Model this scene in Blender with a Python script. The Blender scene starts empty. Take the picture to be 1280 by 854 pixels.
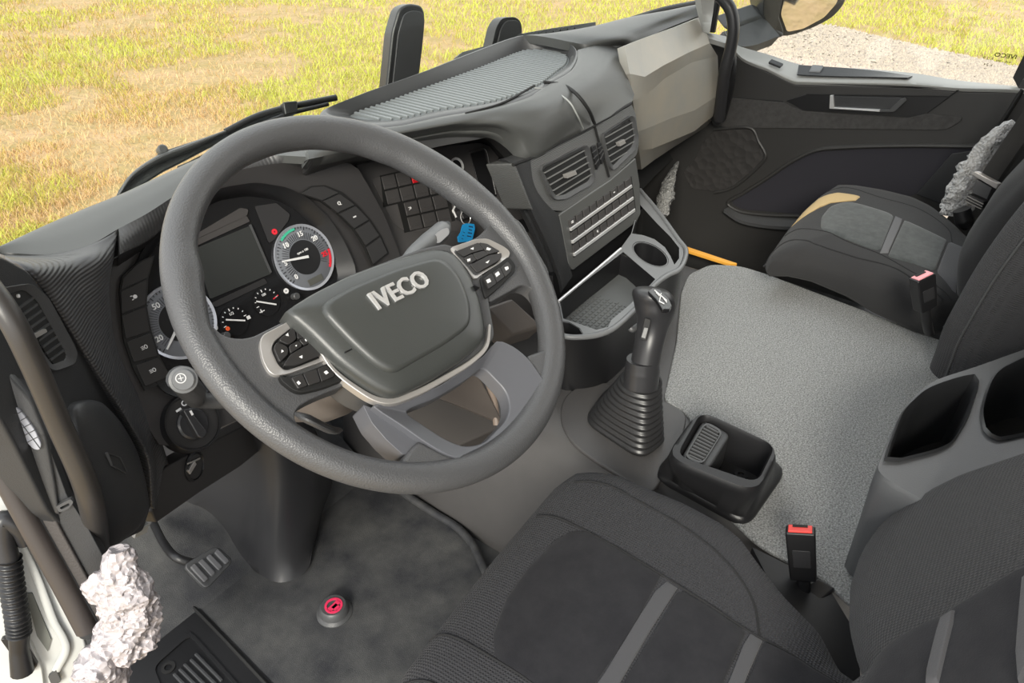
import bpy, bmesh, math, random
from mathutils import Vector, Matrix, noise
V = Vector
random.seed(7)
C = bpy.context.scene.collection
# ---------------------------------------------------------------- camera
FPX = 910.229
ROT = Matrix(((0.59091933, 0.44897015, -0.6702538), (-0.80665745, 0.3400272, -0.48341004), (0.01086784, 0.82632155, 0.56309376)))
EYE = V((-.48, -.51, 1.12))
cd = bpy.data.cameras.new('camera'); cam = bpy.data.objects.new('camera', cd); C.objects.link(cam)
cd.sensor_width = 36; cd.sensor_fit = 'HORIZONTAL'; cd.lens = FPX / 1280 * 36; cd.clip_start = .02; cd.clip_end = 300
cam.matrix_world = Matrix.Translation(EYE) @ ROT.to_4x4()
bpy.context.scene.camera = cam
# ---------------------------------------------------------------- sky, sun, exposure
W = bpy.data.worlds.new('sky'); bpy.context.scene.world = W; W.use_nodes = True
nt = W.node_tree; bg = nt.nodes['Background']
tc = nt.nodes.new('ShaderNodeTexCoord'); sp = nt.nodes.new('ShaderNodeSeparateXYZ'); rp = nt.nodes.new('ShaderNodeValToRGB')
nt.links.new(tc.outputs['Generated'], sp.inputs[0]); nt.links.new(sp.outputs['Z'], rp.inputs[0]); nt.links.new(rp.outputs[0], bg.inputs[0])
rp.color_ramp.elements[0].color = (1, .98, .94, 1); rp.color_ramp.elements[1].color = (.90, .94, 1, 1)
bg.inputs[1].default_value = 1.35
sd = bpy.data.lights.new('sun', 'SUN'); sun = bpy.data.objects.new('sun', sd); C.objects.link(sun)
sd.energy = 2.8; sd.angle = math.radians(20); sd.color = (1, .95, .84)
sun.rotation_euler = V((-.78, -.36, .52)).to_track_quat('Z', 'Y').to_euler()
vs = bpy.context.scene.view_settings
vs.view_transform = 'Standard'; vs.look = 'None'; vs.gamma = 1; vs.use_curve_mapping = False; vs.exposure = .6
# ---------------------------------------------------------------- pixel of the photograph -> point on a surface of known place
def ray(px, py):
    return (ROT @ V((px - 640, -(py - 427), -FPX))) / FPX
def at(px, py, x=None, y=None, z=None):
    d = ray(px, py); i, v = (0, x) if x is not None else (1, y) if y is not None else (2, z)
    return EYE + d * ((v - EYE[i]) / d[i])
class Plane:
    def __init__(s, p, n, up=(0, 0, 1)):
        s.p = V(p); s.n = V(n).normalized(); s.u = V(up).cross(s.n).normalized(); s.v = s.n.cross(s.u)
    def uv(s, px, py, h=0):
        d = ray(px, py); t = (s.p + s.n * h - EYE).dot(s.n) / d.dot(s.n); q = EYE + d * t - s.p
        return (q.dot(s.u), q.dot(s.v))
    def uvs(s, pts, h=0): return [s.uv(a, b, h) for a, b in pts]
    def w(s, u, v, h=0): return s.p + s.u * u + s.v * v + s.n * h
    def at(s, px, py, h=0): return s.w(*s.uv(px, py, h), h)
    def off(s, h): return Plane(s.p + s.n * h, s.n)
def plane3(a, b, c):
    n = (V(b) - V(a)).cross(V(c) - V(a)).normalized()
    if n.dot(EYE - V(a)) < 0: n = -n
    return Plane(a, n)
# ---------------------------------------------------------------- materials
MATS = {}
def mat(name, col, rough=.5, metal=0, bump=None, spec=.5, var=None, emit=None, alpha=None, trans=0, sheen=0, coat=0, ior=1.5):
    """bump: (scale, strength, kind); var: (scale, amount, second colour)"""
    m = bpy.data.materials.new(name); m.use_nodes = True; n = m.node_tree; b = n.nodes['Principled BSDF']
    b.inputs['Base Color'].default_value = (*col, 1); b.inputs['Roughness'].default_value = rough; b.inputs['Metallic'].default_value = metal
    b.inputs['Specular IOR Level'].default_value = spec; b.inputs['IOR'].default_value = ior
    if sheen: b.inputs['Sheen Weight'].default_value = sheen; b.inputs['Sheen Roughness'].default_value = .5
    if coat: b.inputs['Coat Weight'].default_value = coat
    if trans: b.inputs['Transmission Weight'].default_value = trans
    if alpha is not None: b.inputs['Alpha'].default_value = alpha
    if emit: b.inputs['Emission Color'].default_value = (*emit[0], 1); b.inputs['Emission Strength'].default_value = emit[1]
    if bump or var:
        t = n.nodes.new('ShaderNodeTexCoord')
        g = n.nodes.new('ShaderNodeNewGeometry')
    if var:
        x = n.nodes.new('ShaderNodeTexNoise'); x.inputs['Scale'].default_value = var[0]; x.inputs['Detail'].default_value = var[3] if len(var) > 3 else 5
        x.inputs['Roughness'].default_value = .65
        r = n.nodes.new('ShaderNodeMapRange'); r.inputs[1].default_value = .35; r.inputs[2].default_value = .68
        mx = n.nodes.new('ShaderNodeMix'); mx.data_type = 'RGBA'; mx.inputs[6].default_value = (*col, 1); mx.inputs[7].default_value = (*var[2], 1)
        ml = n.nodes.new('ShaderNodeMath'); ml.operation = 'MULTIPLY'; ml.inputs[1].default_value = var[1]
        n.links.new(g.outputs['Position'], x.inputs['Vector']); n.links.new(x.outputs[0], r.inputs[0]); n.links.new(r.outputs[0], ml.inputs[0])
        n.links.new(ml.outputs[0], mx.inputs[0]); n.links.new(mx.outputs[2], b.inputs['Base Color'])
    if bump:
        sc, st, kind = bump[:3]
        bp = n.nodes.new('ShaderNodeBump'); bp.inputs['Strength'].default_value = st; bp.inputs['Distance'].default_value = bump[3] if len(bump) > 3 else .001
        if kind == 'noise':
            x = n.nodes.new('ShaderNodeTexNoise'); x.inputs['Scale'].default_value = sc; x.inputs['Detail'].default_value = 3
            n.links.new(g.outputs['Position'], x.inputs['Vector']); out = x.outputs[0]
        elif kind == 'voronoi':
            x = n.nodes.new('ShaderNodeTexVoronoi'); x.inputs['Scale'].default_value = sc
            n.links.new(g.outputs['Position'], x.inputs['Vector']); out = x.outputs[0]
        else:                                   # 'X','Y','Z' wave ribs, or 'weave' = two crossed waves
            def wv(axis, s):
                w = n.nodes.new('ShaderNodeTexWave'); w.wave_type = 'BANDS'; w.bands_direction = axis; w.inputs['Scale'].default_value = s
                n.links.new(g.outputs['Position'], w.inputs['Vector']); return w.outputs[1]
            if len(kind) == 2:
                d = n.nodes.new('ShaderNodeMath'); d.operation = 'MULTIPLY'; n.links.new(wv(kind[0], sc), d.inputs[0]); n.links.new(wv(kind[1], sc), d.inputs[1]); out = d.outputs[0]
            else: out = wv(kind, sc)
        n.links.new(out, bp.inputs['Height']); n.links.new(bp.outputs[0], b.inputs['Normal'])
    MATS[name] = m
    return m
PL = mat('dark grained plastic', (.034, .035, .037), .38, bump=(900, .5, 'noise', .0006), spec=.5)
PLL = mat('mid grey grained plastic', (.062, .063, .065), .38, bump=(900, .4, 'noise', .0006))
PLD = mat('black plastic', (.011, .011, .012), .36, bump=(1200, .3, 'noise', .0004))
PSM = mat('smooth charcoal plastic', (.027, .027, .029), .34)
TOPM = mat('dashboard soft skin', (.062, .064, .062), .38, bump=(1100, .4, 'noise', .0005))
RIB = mat('fine ribbed skin', (.048, .048, .050), .40, bump=(70, .35, 'Z', .0015))
RIBC = mat('diagonal ribbed vent skin', (.090, .092, .090), .36, bump=(105, .5, 'Z', .001))
RIBX = mat('fine ribbed hood skin', (.048, .048, .049), .42, bump=(55, .3, 'X', .0012))
TRAY = mat('tray ribbed rubber', (.165, .18, .185), .36)
BTN = mat('matte button plastic', (.024, .023, .023), .42)
BEZ = mat('cluster surround plastic', (.032, .030, .030), .42, bump=(1500, .3, 'noise', .0004))
LEA = mat('grained wheel leather', (.072, .073, .076), .38, bump=(620, .35, 'voronoi', .0009), spec=.5)
LEAS = mat('smooth grey wheel insert', (.10, .103, .115), .4)
PADM = mat('airbag cover plastic', (.048, .051, .049), .34, bump=(1400, .3, 'noise', .0004))
SIL = mat('satin silver', (.50, .48, .46), .36, metal=.6)
CHR = mat('bright silver', (.80, .80, .80), .28, metal=.6)
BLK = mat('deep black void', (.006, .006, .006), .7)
GLB = mat('black display lens', (.012, .012, .013), .12)
SCR = mat('dark display screen', (.035, .037, .036), .22)
WHI = mat('printed white', (.75, .75, .75), .5)
RED = mat('printed red', (.75, .02, .04), .5)
REDB = mat('red button plastic', (.55, .012, .02), .4)
PINK = mat('magenta red mark', (.70, .03, .10), .5)
ORA = mat('printed orange', (.9, .12, .03), .5)
GRN = mat('printed green', (.05, .45, .28), .5)
DIAL = mat('grey dial scale', (.16, .17, .19), .45)
BLUE = mat('blue plastic tag', (.02, .33, .72), .45)
INKM = mat('dark ink', (.02, .04, .10), .6)
FLM = mat('charcoal rubber floor mat', (.022, .023, .027), .62, bump=(700, .7, 'noise', .001), var=(11, .9, (.085, .085, .082), 9))
TUN = mat('speckled grey tunnel mat', (.105, .11, .11), .5, bump=(480, .9, 'noise', .002), var=(380, 1, (.40, .405, .40), 3))
TUNP = mat('grey tunnel plastic', (.060, .058, .058), .42, bump=(700, .4, 'noise', .0006), var=(6, .5, (.085, .081, .080)))
FAB = mat('woven seat fabric', (.021, .021, .024), .9, bump=(85, .8, 'XY', .0015), sheen=.08, spec=.3, var=(900, .7, (.056, .056, .062)))
FABB = mat('woven backrest fabric', (.026, .026, .028), .9, bump=(85, .8, 'XZ', .0015), sheen=.08, spec=.3, var=(900, .7, (.060, .060, .063)))
SUE = mat('seat suede panel', (.014, .014, .017), 1.0, bump=(600, .4, 'noise', .0008), sheen=.08, spec=.25, var=(30, .7, (.026, .026, .029)))
STR = mat('lighter grey seat stripe', (.055, .055, .060), .9, bump=(500, .4, 'noise', .0008), sheen=.15)
FAB2 = mat('smooth seat fabric', (.024, .024, .025), .9, bump=(500, .5, 'noise', .0008), sheen=.08, spec=.3)
TAN = mat('tan fabric patch', (.55, .40, .20), .9, bump=(500, .5, 'noise', .001))
GLOV = mat('pale satin glovebox skin', (.34, .33, .30), .33, var=(7, .8, (.42, .38, .31)))
DOOR = mat('door panel plastic', (.034, .033, .032), .45, bump=(900, .4, 'noise', .0006))
DOORT = mat('door ledge plastic', (.32, .32, .305), .38)
DFAB = mat('door fabric strip', (.058, .056, .055), .9, bump=(180, .8, 'noise', .001), var=(70, .8, (.034, .033, .032)))
BODY = mat('white painted body', (.46, .47, .455), .35)
CARP = mat('black footwell carpet', (.010, .010, .010), .95)
YEL = mat('orange yellow strip', (.75, .36, .05), .5)
METB = mat('seal rubber brown black', (.05, .043, .040), .42)
WRAP = mat('bubble wrap film', (.47, .43, .44), .2, bump=(110, 1, 'voronoi', .006), alpha=.95, coat=.6)
GWRAP = mat('grey crumpled foil', (.42, .42, .42), .35, bump=(160, 1, 'voronoi', .004))
WEB = mat('belt webbing', (.045, .044, .043), .8, bump=(500, .8, 'Z', .0008))
BRSH = mat('textured shelf mat', (.10, .105, .105), .4)
MIRG = mat('mirror glass', (.80, .80, .80), .03, metal=1)
LAMP = mat('white reflector', (.38, .39, .43), .35)
def glass_mat():
    m = bpy.data.materials.new('window glass'); m.use_nodes = True; n = m.node_tree; n.nodes.remove(n.nodes['Principled BSDF'])
    o = n.nodes['Material Output']; t = n.nodes.new('ShaderNodeBsdfTransparent'); g = n.nodes.new('ShaderNodeBsdfGlossy'); x = n.nodes.new('ShaderNodeMixShader')
    t.inputs[0].default_value = (.97, .985, .97, 1); g.inputs['Roughness'].default_value = .02; x.inputs[0].default_value = .03
    n.links.new(t.outputs[0], x.inputs[1]); n.links.new(g.outputs[0], x.inputs[2]); n.links.new(x.outputs[0], o.inputs[0]); return m
GLS = glass_mat()
# ---------------------------------------------------------------- object builders
ORG = {}
def thing(name, label, cat, loc, group=None):
    o = bpy.data.objects.new(name, None); C.objects.link(o); o.empty_display_size = .05
    o.location = loc; ORG[o.name] = V(loc); o['label'] = label; o['category'] = cat
    if group: o['group'] = group
    return o
def obj(name, vf, m, parent=None, bev=0, seg=2, smooth=True, label=None, cat=None, kind=None, group=None, sub=0, ang=38):
    vs_, fs_ = vf
    lo = V([min(v[i] for v in vs_) for i in range(3)]); hi = V([max(v[i] for v in vs_) for i in range(3)])
    c = (lo + hi) / 2; 
    if parent is None: c.z = lo.z
    me = bpy.data.meshes.new(name); me.from_pydata([V(v) - c for v in vs_], [], fs_); me.update()
    b = bmesh.new(); b.from_mesh(me); bmesh.ops.recalc_face_normals(b, faces=b.faces); b.to_mesh(me); b.free()
    for mm in (m if isinstance(m, list) else [m]): me.materials.append(mm)
    o = bpy.data.objects.new(name, me); C.objects.link(o); ORG[o.name] = c
    if parent: o.parent = parent; o.location = c - ORG[parent.name]
    else: o.location = c
    if smooth:
        me.polygons.foreach_set('use_smooth', [True] * len(me.polygons)); me.set_sharp_from_angle(angle=math.radians(ang))
    if bev:
        q = o.modifiers.new('bevel', 'BEVEL'); q.width = bev; q.segments = seg; q.limit_method = 'ANGLE'; q.angle_limit = math.radians(32); q.harden_normals = True
    if sub: q = o.modifiers.new('sub', 'SUBSURF'); q.levels = q.render_levels = sub
    if label: o['label'] = label
    if cat: o['category'] = cat
    if kind: o['kind'] = kind
    if group: o['group'] = group
    return o
def join(*vfs):
    v = []; f = []
    for a, b in vfs:
        k = len(v); v += list(a); f += [tuple(i + k for i in q) for q in b]
    return v, f
def rnd(pts, r, n=4):
    out = []; N = len(pts)
    rs = r if isinstance(r, (list, tuple)) else [r] * N
    for i in range(N):
        p = V(pts[i]); a = V(pts[i - 1]); b = V(pts[(i + 1) % N]); rr = rs[i]
        if rr <= 0: out.append(tuple(p)); continue
        da = a - p; db = b - p; l = min(rr, da.length * .48, db.length * .48)
        s = p + da.normalized() * l; e = p + db.normalized() * l
        for k in range(n + 1):
            t = k / n; out.append(tuple(s * (1 - t) ** 2 + p * 2 * t * (1 - t) + e * t * t))
    return out
def prism(pl, uv, h0, h1):
    n = len(uv); v = [pl.w(a, b, h0) for a, b in uv] + [pl.w(a, b, h1) for a, b in uv]
    f = [tuple(range(n))[::-1], tuple(range(n, 2 * n))] + [(i, (i + 1) % n, n + (i + 1) % n, n + i) for i in range(n)]
    return v, f
def radial(uv, N=72, c=None):
    if c is None: c = (sum(p[0] for p in uv) / len(uv), sum(p[1] for p in uv) / len(uv))
    out = []
    for k in range(N):
        a = 2 * math.pi * k / N; dx, dy = math.cos(a), math.sin(a); best = 0
        for i in range(len(uv)):
            x1, y1 = uv[i - 1][0] - c[0], uv[i - 1][1] - c[1]; x2, y2 = uv[i][0] - c[0], uv[i][1] - c[1]
            ex, ey = x2 - x1, y2 - y1; den = dx * ey - dy * ex
            if abs(den) < 1e-12: continue
            t = (x1 * ey - y1 * ex) / den; s = (x1 * dy - y1 * dx) / den
            if t > 0 and -1e-6 <= s <= 1 + 1e-6: best = max(best, t)
        out.append((c[0] + dx * best, c[1] + dy * best))
    return out
def ringp(pl, outer, inner, h0, h1, N=72, hi0=None, hi1=None):
    """frame between two outlines; the inner edge may sit at its own heights"""
    c = (sum(p[0] for p in inner) / len(inner), sum(p[1] for p in inner) / len(inner))
    o = radial(outer, N, c); i = radial(inner, N, c); hi0 = h0 if hi0 is None else hi0; hi1 = h1 if hi1 is None else hi1
    v = [pl.w(a, b, h1) for a, b in o] + [pl.w(a, b, hi1) for a, b in i] + [pl.w(a, b, h0) for a, b in o] + [pl.w(a, b, hi0) for a, b in i]
    f = []
    for k in range(N):
        j = (k + 1) % N
        f += [(k, j, N + j, N + k), (2 * N + k, 3 * N + k, 3 * N + j, 2 * N + j), (k, 2 * N + k, 2 * N + j, j), (N + k, N + j, 3 * N + j, 3 * N + k)]
    return v, f
def circle(c, r, n=32, r2=None, a0=0): return [(c[0] + r * math.cos(a0 + 2 * math.pi * k / n), c[1] + (r2 or r) * math.sin(a0 + 2 * math.pi * k / n)) for k in range(n)]
def cr(p, t):
    n = len(p) - 1; i = min(int(t), n - 1); u = t - i
    p0 = p[max(i - 1, 0)]; p1 = p[i]; p2 = p[i + 1]; p3 = p[min(i + 2, n)]
    d1 = max((p2 - p1).length, 1e-9) ** .5; d0 = (p1 - p0).length ** .5; d2 = (p3 - p2).length ** .5
    if d0 < 1e-5: d0 = d1; p0 = p1 * 2 - p2
    if d2 < 1e-5: d2 = d1; p3 = p2 * 2 - p1
    m1 = ((p1 - p0) / d0 - (p2 - p0) / (d0 + d1) + (p2 - p1) / d1) * d1; m2 = ((p2 - p1) / d1 - (p3 - p1) / (d1 + d2) + (p3 - p2) / d2) * d1
    return p1 * (2 * u ** 3 - 3 * u * u + 1) + m1 * (u ** 3 - 2 * u * u + u) + p2 * (3 * u * u - 2 * u ** 3) + m2 * (u ** 3 - u * u)
def dense(p, n, lin=False):
    p = [V(q) for q in p]; m = len(p) - 1; out = []
    for k in range(n + 1):
        t = m * k / n
        if lin: i = min(int(t), m - 1); out.append(p[i].lerp(p[i + 1], t - i))
        else: out.append(cr(p, t))
    return out
def grid(rows, closed_u=False):
    n = len(rows[0]); v = [q for r in rows for q in r]; f = []
    for j in range(len(rows) - 1):
        for i in range(n if closed_u else n - 1):
            a = j * n + i; b = j * n + (i + 1) % n; f.append((a, b, b + n, a + n))
    return v, f
def sheet(rows, nu=24, nv=6, linv=False, linu=False):
    """rows of points; smooth along each row (nu) and across the rows (nv per gap)"""
    R = [dense(r, nu, linu) for r in rows]; m = (len(rows) - 1) * nv
    cols = [dense([r[i] for r in R], m, linv) for i in range(nu + 1)]
    return grid([[cols[i][j] for i in range(nu + 1)] for j in range(m + 1)])
def thick(vf, d, away=None):
    """give a sheet depth: push a copy by vector d and close the rim"""
    v, f = vf; d = V(d); n = len(v); f2 = [tuple(i + n for i in q[::-1]) for q in f]
    e = {}
    for q in f:
        for i in range(len(q)):
            a, b = q[i], q[(i + 1) % len(q)]
            if (b, a) in e: del e[(b, a)]
            else: e[(a, b)] = 1
    return list(v) + [V(p) + d for p in v], list(f) + f2 + [(b, a, a + n, b + n) for a, b in e]
def tube(pts, r, m=14, n=None, flat=1, ref=None, caps=True, closed=False):
    p = dense(pts, n or (len(pts) - 1) * 8) if not closed else [V(q) for q in pts]
    N = len(p); rs = r if isinstance(r, (list, tuple)) else [r, r]
    v = []; nrm = V(ref) if ref else None; last = None
    for k in range(N):
        t = (p[(k + 1) % N] - p[k - 1]) if closed else (p[min(k + 1, N - 1)] - p[max(k - 1, 0)]); t.normalize()
        if ref: a = (nrm - t * nrm.dot(t)).normalized()
        else:
            if last is None: last = t.orthogonal()
            a = (last - t * last.dot(t)).normalized(); last = a
        b = t.cross(a); s = k / max(1, N - 1) * (len(rs) - 1); i = min(int(s), len(rs) - 2); rr = rs[i] + (rs[i + 1] - rs[i]) * (s - i)
        for j in range(m):
            w = 2 * math.pi * j / m; v.append(p[k] + a * (rr * flat * math.cos(w)) + b * (rr * math.sin(w)))
    f = [(k * m + j, k * m + (j + 1) % m, ((k + 1) % N) * m + (j + 1) % m, ((k + 1) % N) * m + j) for k in range(N if closed else N - 1) for j in range(m)]
    if caps and not closed: f += [tuple(range(m))[::-1], tuple(range((N - 1) * m, N * m))]
    return v, f
def lathe(pl, c, prof, n=32):
    """prof: (radius, height) pairs about the normal of the plane through c"""
    v = []; f = []
    for r, h in prof: v += [pl.w(c[0] + r * math.cos(2 * math.pi * k / n), c[1] + r * math.sin(2 * math.pi * k / n), h) for k in range(n)]
    for j in range(len(prof) - 1): f += [(j * n + k, j * n + (k + 1) % n, (j + 1) * n + (k + 1) % n, (j + 1) * n + k) for k in range(n)]
    f += [tuple(range(n))[::-1], tuple(range((len(prof) - 1) * n, len(prof) * n))]
    return v, f
def slab(a, b, c, d, t):
    """box from four corners of its face and a depth vector"""
    q = [V(a), V(b), V(c), V(d)]; t = V(t); return q + [p + t for p in q], [(0, 1, 2, 3), (7, 6, 5, 4), (0, 4, 5, 1), (1, 5, 6, 2), (2, 6, 7, 3), (3, 7, 4, 0)]
def box(lo, hi):
    x0, y0, z0 = lo; x1, y1, z1 = hi
    return slab((x0, y0, z0), (x1, y0, z0), (x1, y1, z0), (x0, y1, z0), (0, 0, z1 - z0))
def barp(pl, a, b, wd, h0, h1):
    """straight bar on a plane from uv a to uv b"""
    a = V(a); b = V(b); d = (b - a).normalized() * 1; n = V((-d.y, d.x)) * (wd / 2)
    return prism(pl, [tuple(a - n), tuple(b - n), tuple(b + n), tuple(a + n)], h0, h1)
def text(s, pl, c, size, ang, h0, h1, weight=0, sx=1, mirror=False):
    cu = bpy.data.curves.new('t', 'FONT'); cu.body = s; cu.size = 1; cu.align_x = 'CENTER'; cu.align_y = 'CENTER'; cu.offset = weight; cu.extrude = .5; cu.resolution_u = 3
    o = bpy.data.objects.new('t', cu); C.objects.link(o); dg = bpy.context.evaluated_depsgraph_get(); me = bpy.data.meshes.new_from_object(o.evaluated_get(dg))
    v = []; ca, sa = math.cos(ang), math.sin(ang)
    for q in me.vertices:
        x = q.co.x * size * sx * (-1 if mirror else 1); y = q.co.y * size; v.append(pl.w(c[0] + x * ca - y * sa, c[1] + x * sa + y * ca, h1 if q.co.z > 0 else h0))
    f = [tuple(p.vertices) for p in me.polygons]
    bpy.data.objects.remove(o); bpy.data.curves.remove(cu); bpy.data.meshes.remove(me)
    return v, f
def P(pl, pts, r=0, h=0): return rnd(pl.uvs(pts, h), r) if r else pl.uvs(pts, h)
def lerp2(a, b, t): return (a[0] + (b[0] - a[0]) * t, a[1] + (b[1] - a[1]) * t)
def pz(z, *pts): return [at(a, b, z=z) for a, b in pts]
def py_(y, *pts): return [at(a, b, y=y) for a, b in pts]
# ================================================================ ground outside
GZ = -1.35
gm = mat('meadow soil', (.46, .31, .17), .95, var=(2.2, .8, (.26, .21, .06), 8), bump=(14, 1, 'noise', .05))
obj('ground', ([(-6, -14, GZ), (70, -14, GZ), (70, 70, GZ), (-6, 70, GZ)], [(0, 1, 2, 3)]), gm, kind='structure', smooth=False)
def inside(p, poly):
    c = False
    for i in range(len(poly)):
        a, b = poly[i - 1], poly[i]
        if (a[1] > p[1]) != (b[1] > p[1]) and p[0] < (b[0] - a[0]) * (p[1] - a[1]) / (b[1] - a[1]) + a[0]: c = not c
    return c
gravel_xy = [tuple(q.xy) for q in pz(GZ, (885, 52), (930, 40), (1000, 30), (1040, 33), (1110, 50), (1180, 66), (1300, 92))] + [(12, -6), (2.2, -6), (2.2, 4)]
def blades(n, seed, cols):
    r = random.Random(seed); sets = [([], []) for _ in cols]; k = 0
    while k < n:
        a, b = r.uniform(-15, 1290), r.uniform(-15, 330)
        q = at(a, b, z=GZ + .02); d = (q - EYE).length
        if d > 34 or r.random() < 0: continue
        if inside(q.xy, gravel_xy): k += 1; continue
        nz = noise.noise(V((q.x * .55, q.y * .55, 0))) + .55 * noise.noise(V((q.x * 1.9, q.y * 1.9, 5)))
        if nz < -.2 and r.random() < .75: k += 1; continue
        v = nz * 1.3 + r.uniform(-.45, .45) + (.45 if 330 < a < 820 else .55 if a > 880 else 0) - (.45 if a < 300 and 150 < b + a * .25 < 290 else 0)
        i = 0 if v < -.24 else 1 if v < .15 else 2
        vs, fs = sets[i]; h = r.uniform(.03, .10) * (1.1 if i else .8); w = max(.006, d * .0008); an = r.uniform(0, 6.28); le = r.uniform(.3, 1.2) * h; dr = r.uniform(0, 6.28)
        cx, cy = math.cos(an) * w / 2, math.sin(an) * w / 2; lx, ly = math.cos(dr) * le, math.sin(dr) * le
        m = len(vs); vs += [(q.x - cx, q.y - cy, GZ), (q.x + cx, q.y + cy, GZ), (q.x + cx * .7 + lx * .5, q.y + cy * .7 + ly * .5, GZ + h * .7), (q.x - cx * .7 + lx * .5, q.y - cy * .7 + ly * .5, GZ + h * .7), (q.x + lx, q.y + ly, GZ + h)]
        fs += [(m, m + 1, m + 2, m + 3), (m + 3, m + 2, m + 4)]; k += 1
    return sets
gcol = [mat('dry straw grass', (.56, .36, .17), .9, var=(30, .8, (.70, .50, .26), 3)), mat('yellow green grass', (.50, .37, .085), .85, var=(20, .8, (.38, .36, .06), 3)), mat('fresh green grass', (.40, .45, .055), .8, var=(20, .8, (.60, .55, .11), 3))]
bl = blades(150000, 3, gcol)
go = obj('grass', join(*bl), gcol, kind='stuff', smooth=False, label='yellow green meadow grass with dry straw patches beyond the windscreen', cat='grass')
go.data.polygons.foreach_set('material_index', [i for i, b in enumerate(bl) for _ in b[1]])
gb = mat('gravel bed', (.34, .28, .215), .95, bump=(40, 1, 'noise', .02), var=(25, .9, (.28, .24, .19), 3))
obj('gravel_bed', ([(a, b, GZ + .012) for a, b in gravel_xy], [tuple(range(len(gravel_xy)))]), gb, kind='structure', smooth=False)
def stones(n):
    r = random.Random(5); vs = []; fs = []; k = 0
    while k < n:
        q = at(r.uniform(900, 1290), r.uniform(28, 112), z=GZ + .02)
        if not inside(q.xy, gravel_xy): k += .3; continue
        s = r.uniform(.015, .04); m = len(vs)
        a = [r.uniform(.6, 1.2) * s for _ in range(6)]
        vs += [(q.x + a[0], q.y, q.z), (q.x, q.y + a[1], q.z), (q.x - a[2], q.y, q.z), (q.x, q.y - a[3], q.z), (q.x + a[4] * .2, q.y, q.z + a[5] * .8)]
        fs += [(m, m + 1, m + 4), (m + 1, m + 2, m + 4), (m + 2, m + 3, m + 4), (m + 3, m, m + 4)]; k += 1
    return vs, fs
obj('gravel', stones(16000), mat('gravel stone', (.47, .39, .31), .9, var=(18, 1, (.30, .26, .23), 2)), kind='stuff', smooth=False, label='pale beige gravel strip beside the truck under the side window', cat='gravel')
# ================================================================ cab shell
obj('floor', box((-.42, -1.15, -.05), (1.66, .8, -.004)), FLM, kind='structure')
obj('wall_front', box((-.3, .66, -.05), (1.66, .72, .60)), CARP, kind='structure')
obj('wall_rear', box((-.42, -1.28, -.05), (1.7, -1.22, 1.75)), PLL, kind='structure')
obj('ceiling', box((-.46, -1.28, 1.75), (1.74, .15, 1.79)), mat('pale roof lining', (.55, .54, .52), .9), kind='structure')
def toe():
    rows = [[V((x, y, z)) for x in (-.30, -.1, .1, .268)] for y, z in ((.36, -.003), (.45, .03), (.56, .12), (.66, .24))]
    return thick(sheet(rows, 6, 3), (0, .02, -.04))
obj('trim_1', toe(), FLM, kind='structure', label='dark sloping toe board behind the clutch pedal')
# floor mat with a raised lip
fm = thing('floor_mat', 'charcoal rubber floor mat with raised rim in the driver footwell', 'mat', at(420, 760, z=0))
mp = pz(.004, (166, 682), (330, 854), (430, 960), (640, 960), (700, 800), (603, 700), (597, 684), (585, 668), (558, 648), (508, 616)) + [V((.2, .42, .004)), V((-.16, .42, .004))]
FB = Plane((0, 0, 0), (0, 0, 1), (0, 1, 0))      # u = x, v = y
obj('mat_base', prism(FB, [(p.x, p.y) for p in mp], 0, .006), FLM, fm, bev=.002)
obj('mat_rim', tube(pz(.012, (480, 598), (508, 619), (540, 640), (572, 660), (590, 680), (600, 700), (620, 745)), .008, n=40), FLM, fm)
# pedal
cp = thing('clutch_pedal', 'grey ribbed rubber clutch pedal hanging on a black arm', 'pedal', at(262, 708, z=.10))
PP = Plane(at(262, 708, z=.10), (-.05, -.62, .78))
def pq(*a): return PP.uvs(a)
obj('pedal_pad', prism(PP, rnd(pq((228, 707), (271, 681), (293, 701), (258, 738)), .012), -.014, 0), PLL, cp, bev=.003)
for i in range(4):
    t = (i + .5) / 4
    a = lerp2((233, 707), (273, 684), t); b = lerp2((256, 733), (291, 702), t); a, b = lerp2(a, b, .1), lerp2(a, b, .9)
    obj('rubber_rib', barp(PP, PP.uv(*a), PP.uv(*b), .0105, -.002, .004), mat('worn grey rubber', (.12, .12, .125), .6) if i == 0 else MATS['worn grey rubber'], cp, bev=.003)
obj('pedal_arm', tube([at(192, 655, y=.52), at(205, 680, y=.47), at(222, 698, y=.42), PP.at(245, 705, -.015)], .0058, flat=1.3), PLD, cp)
# foot button
FB = Plane((0, 0, 0), (0, 0, 1), (0, 1, 0)); c = FB.uv(418, 764, .01)
fb = thing('foot_button', 'round grey rubber foot button with a magenta wheel mark on the floor mat', 'button', FB.w(*c, .004))
obj('button_body', lathe(FB, c, [(.031, .002), (.031, .008), (.026, .012), (.024, .024), (.021, .027)]), PLL, fb)
k = FB.uv(417, 757, .028)
obj('button_emblem', join(ringp(FB, circle(k, .0155), circle(k, .0115), .026, .0285, 32), barp(FB, (k[0] - .012, k[1] - .001), (k[0] + .012, k[1] - .001), .009, .026, .0285), barp(FB, (k[0], k[1]), (k[0], k[1] - .012), .010, .026, .0285)), PINK, fb)
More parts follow.
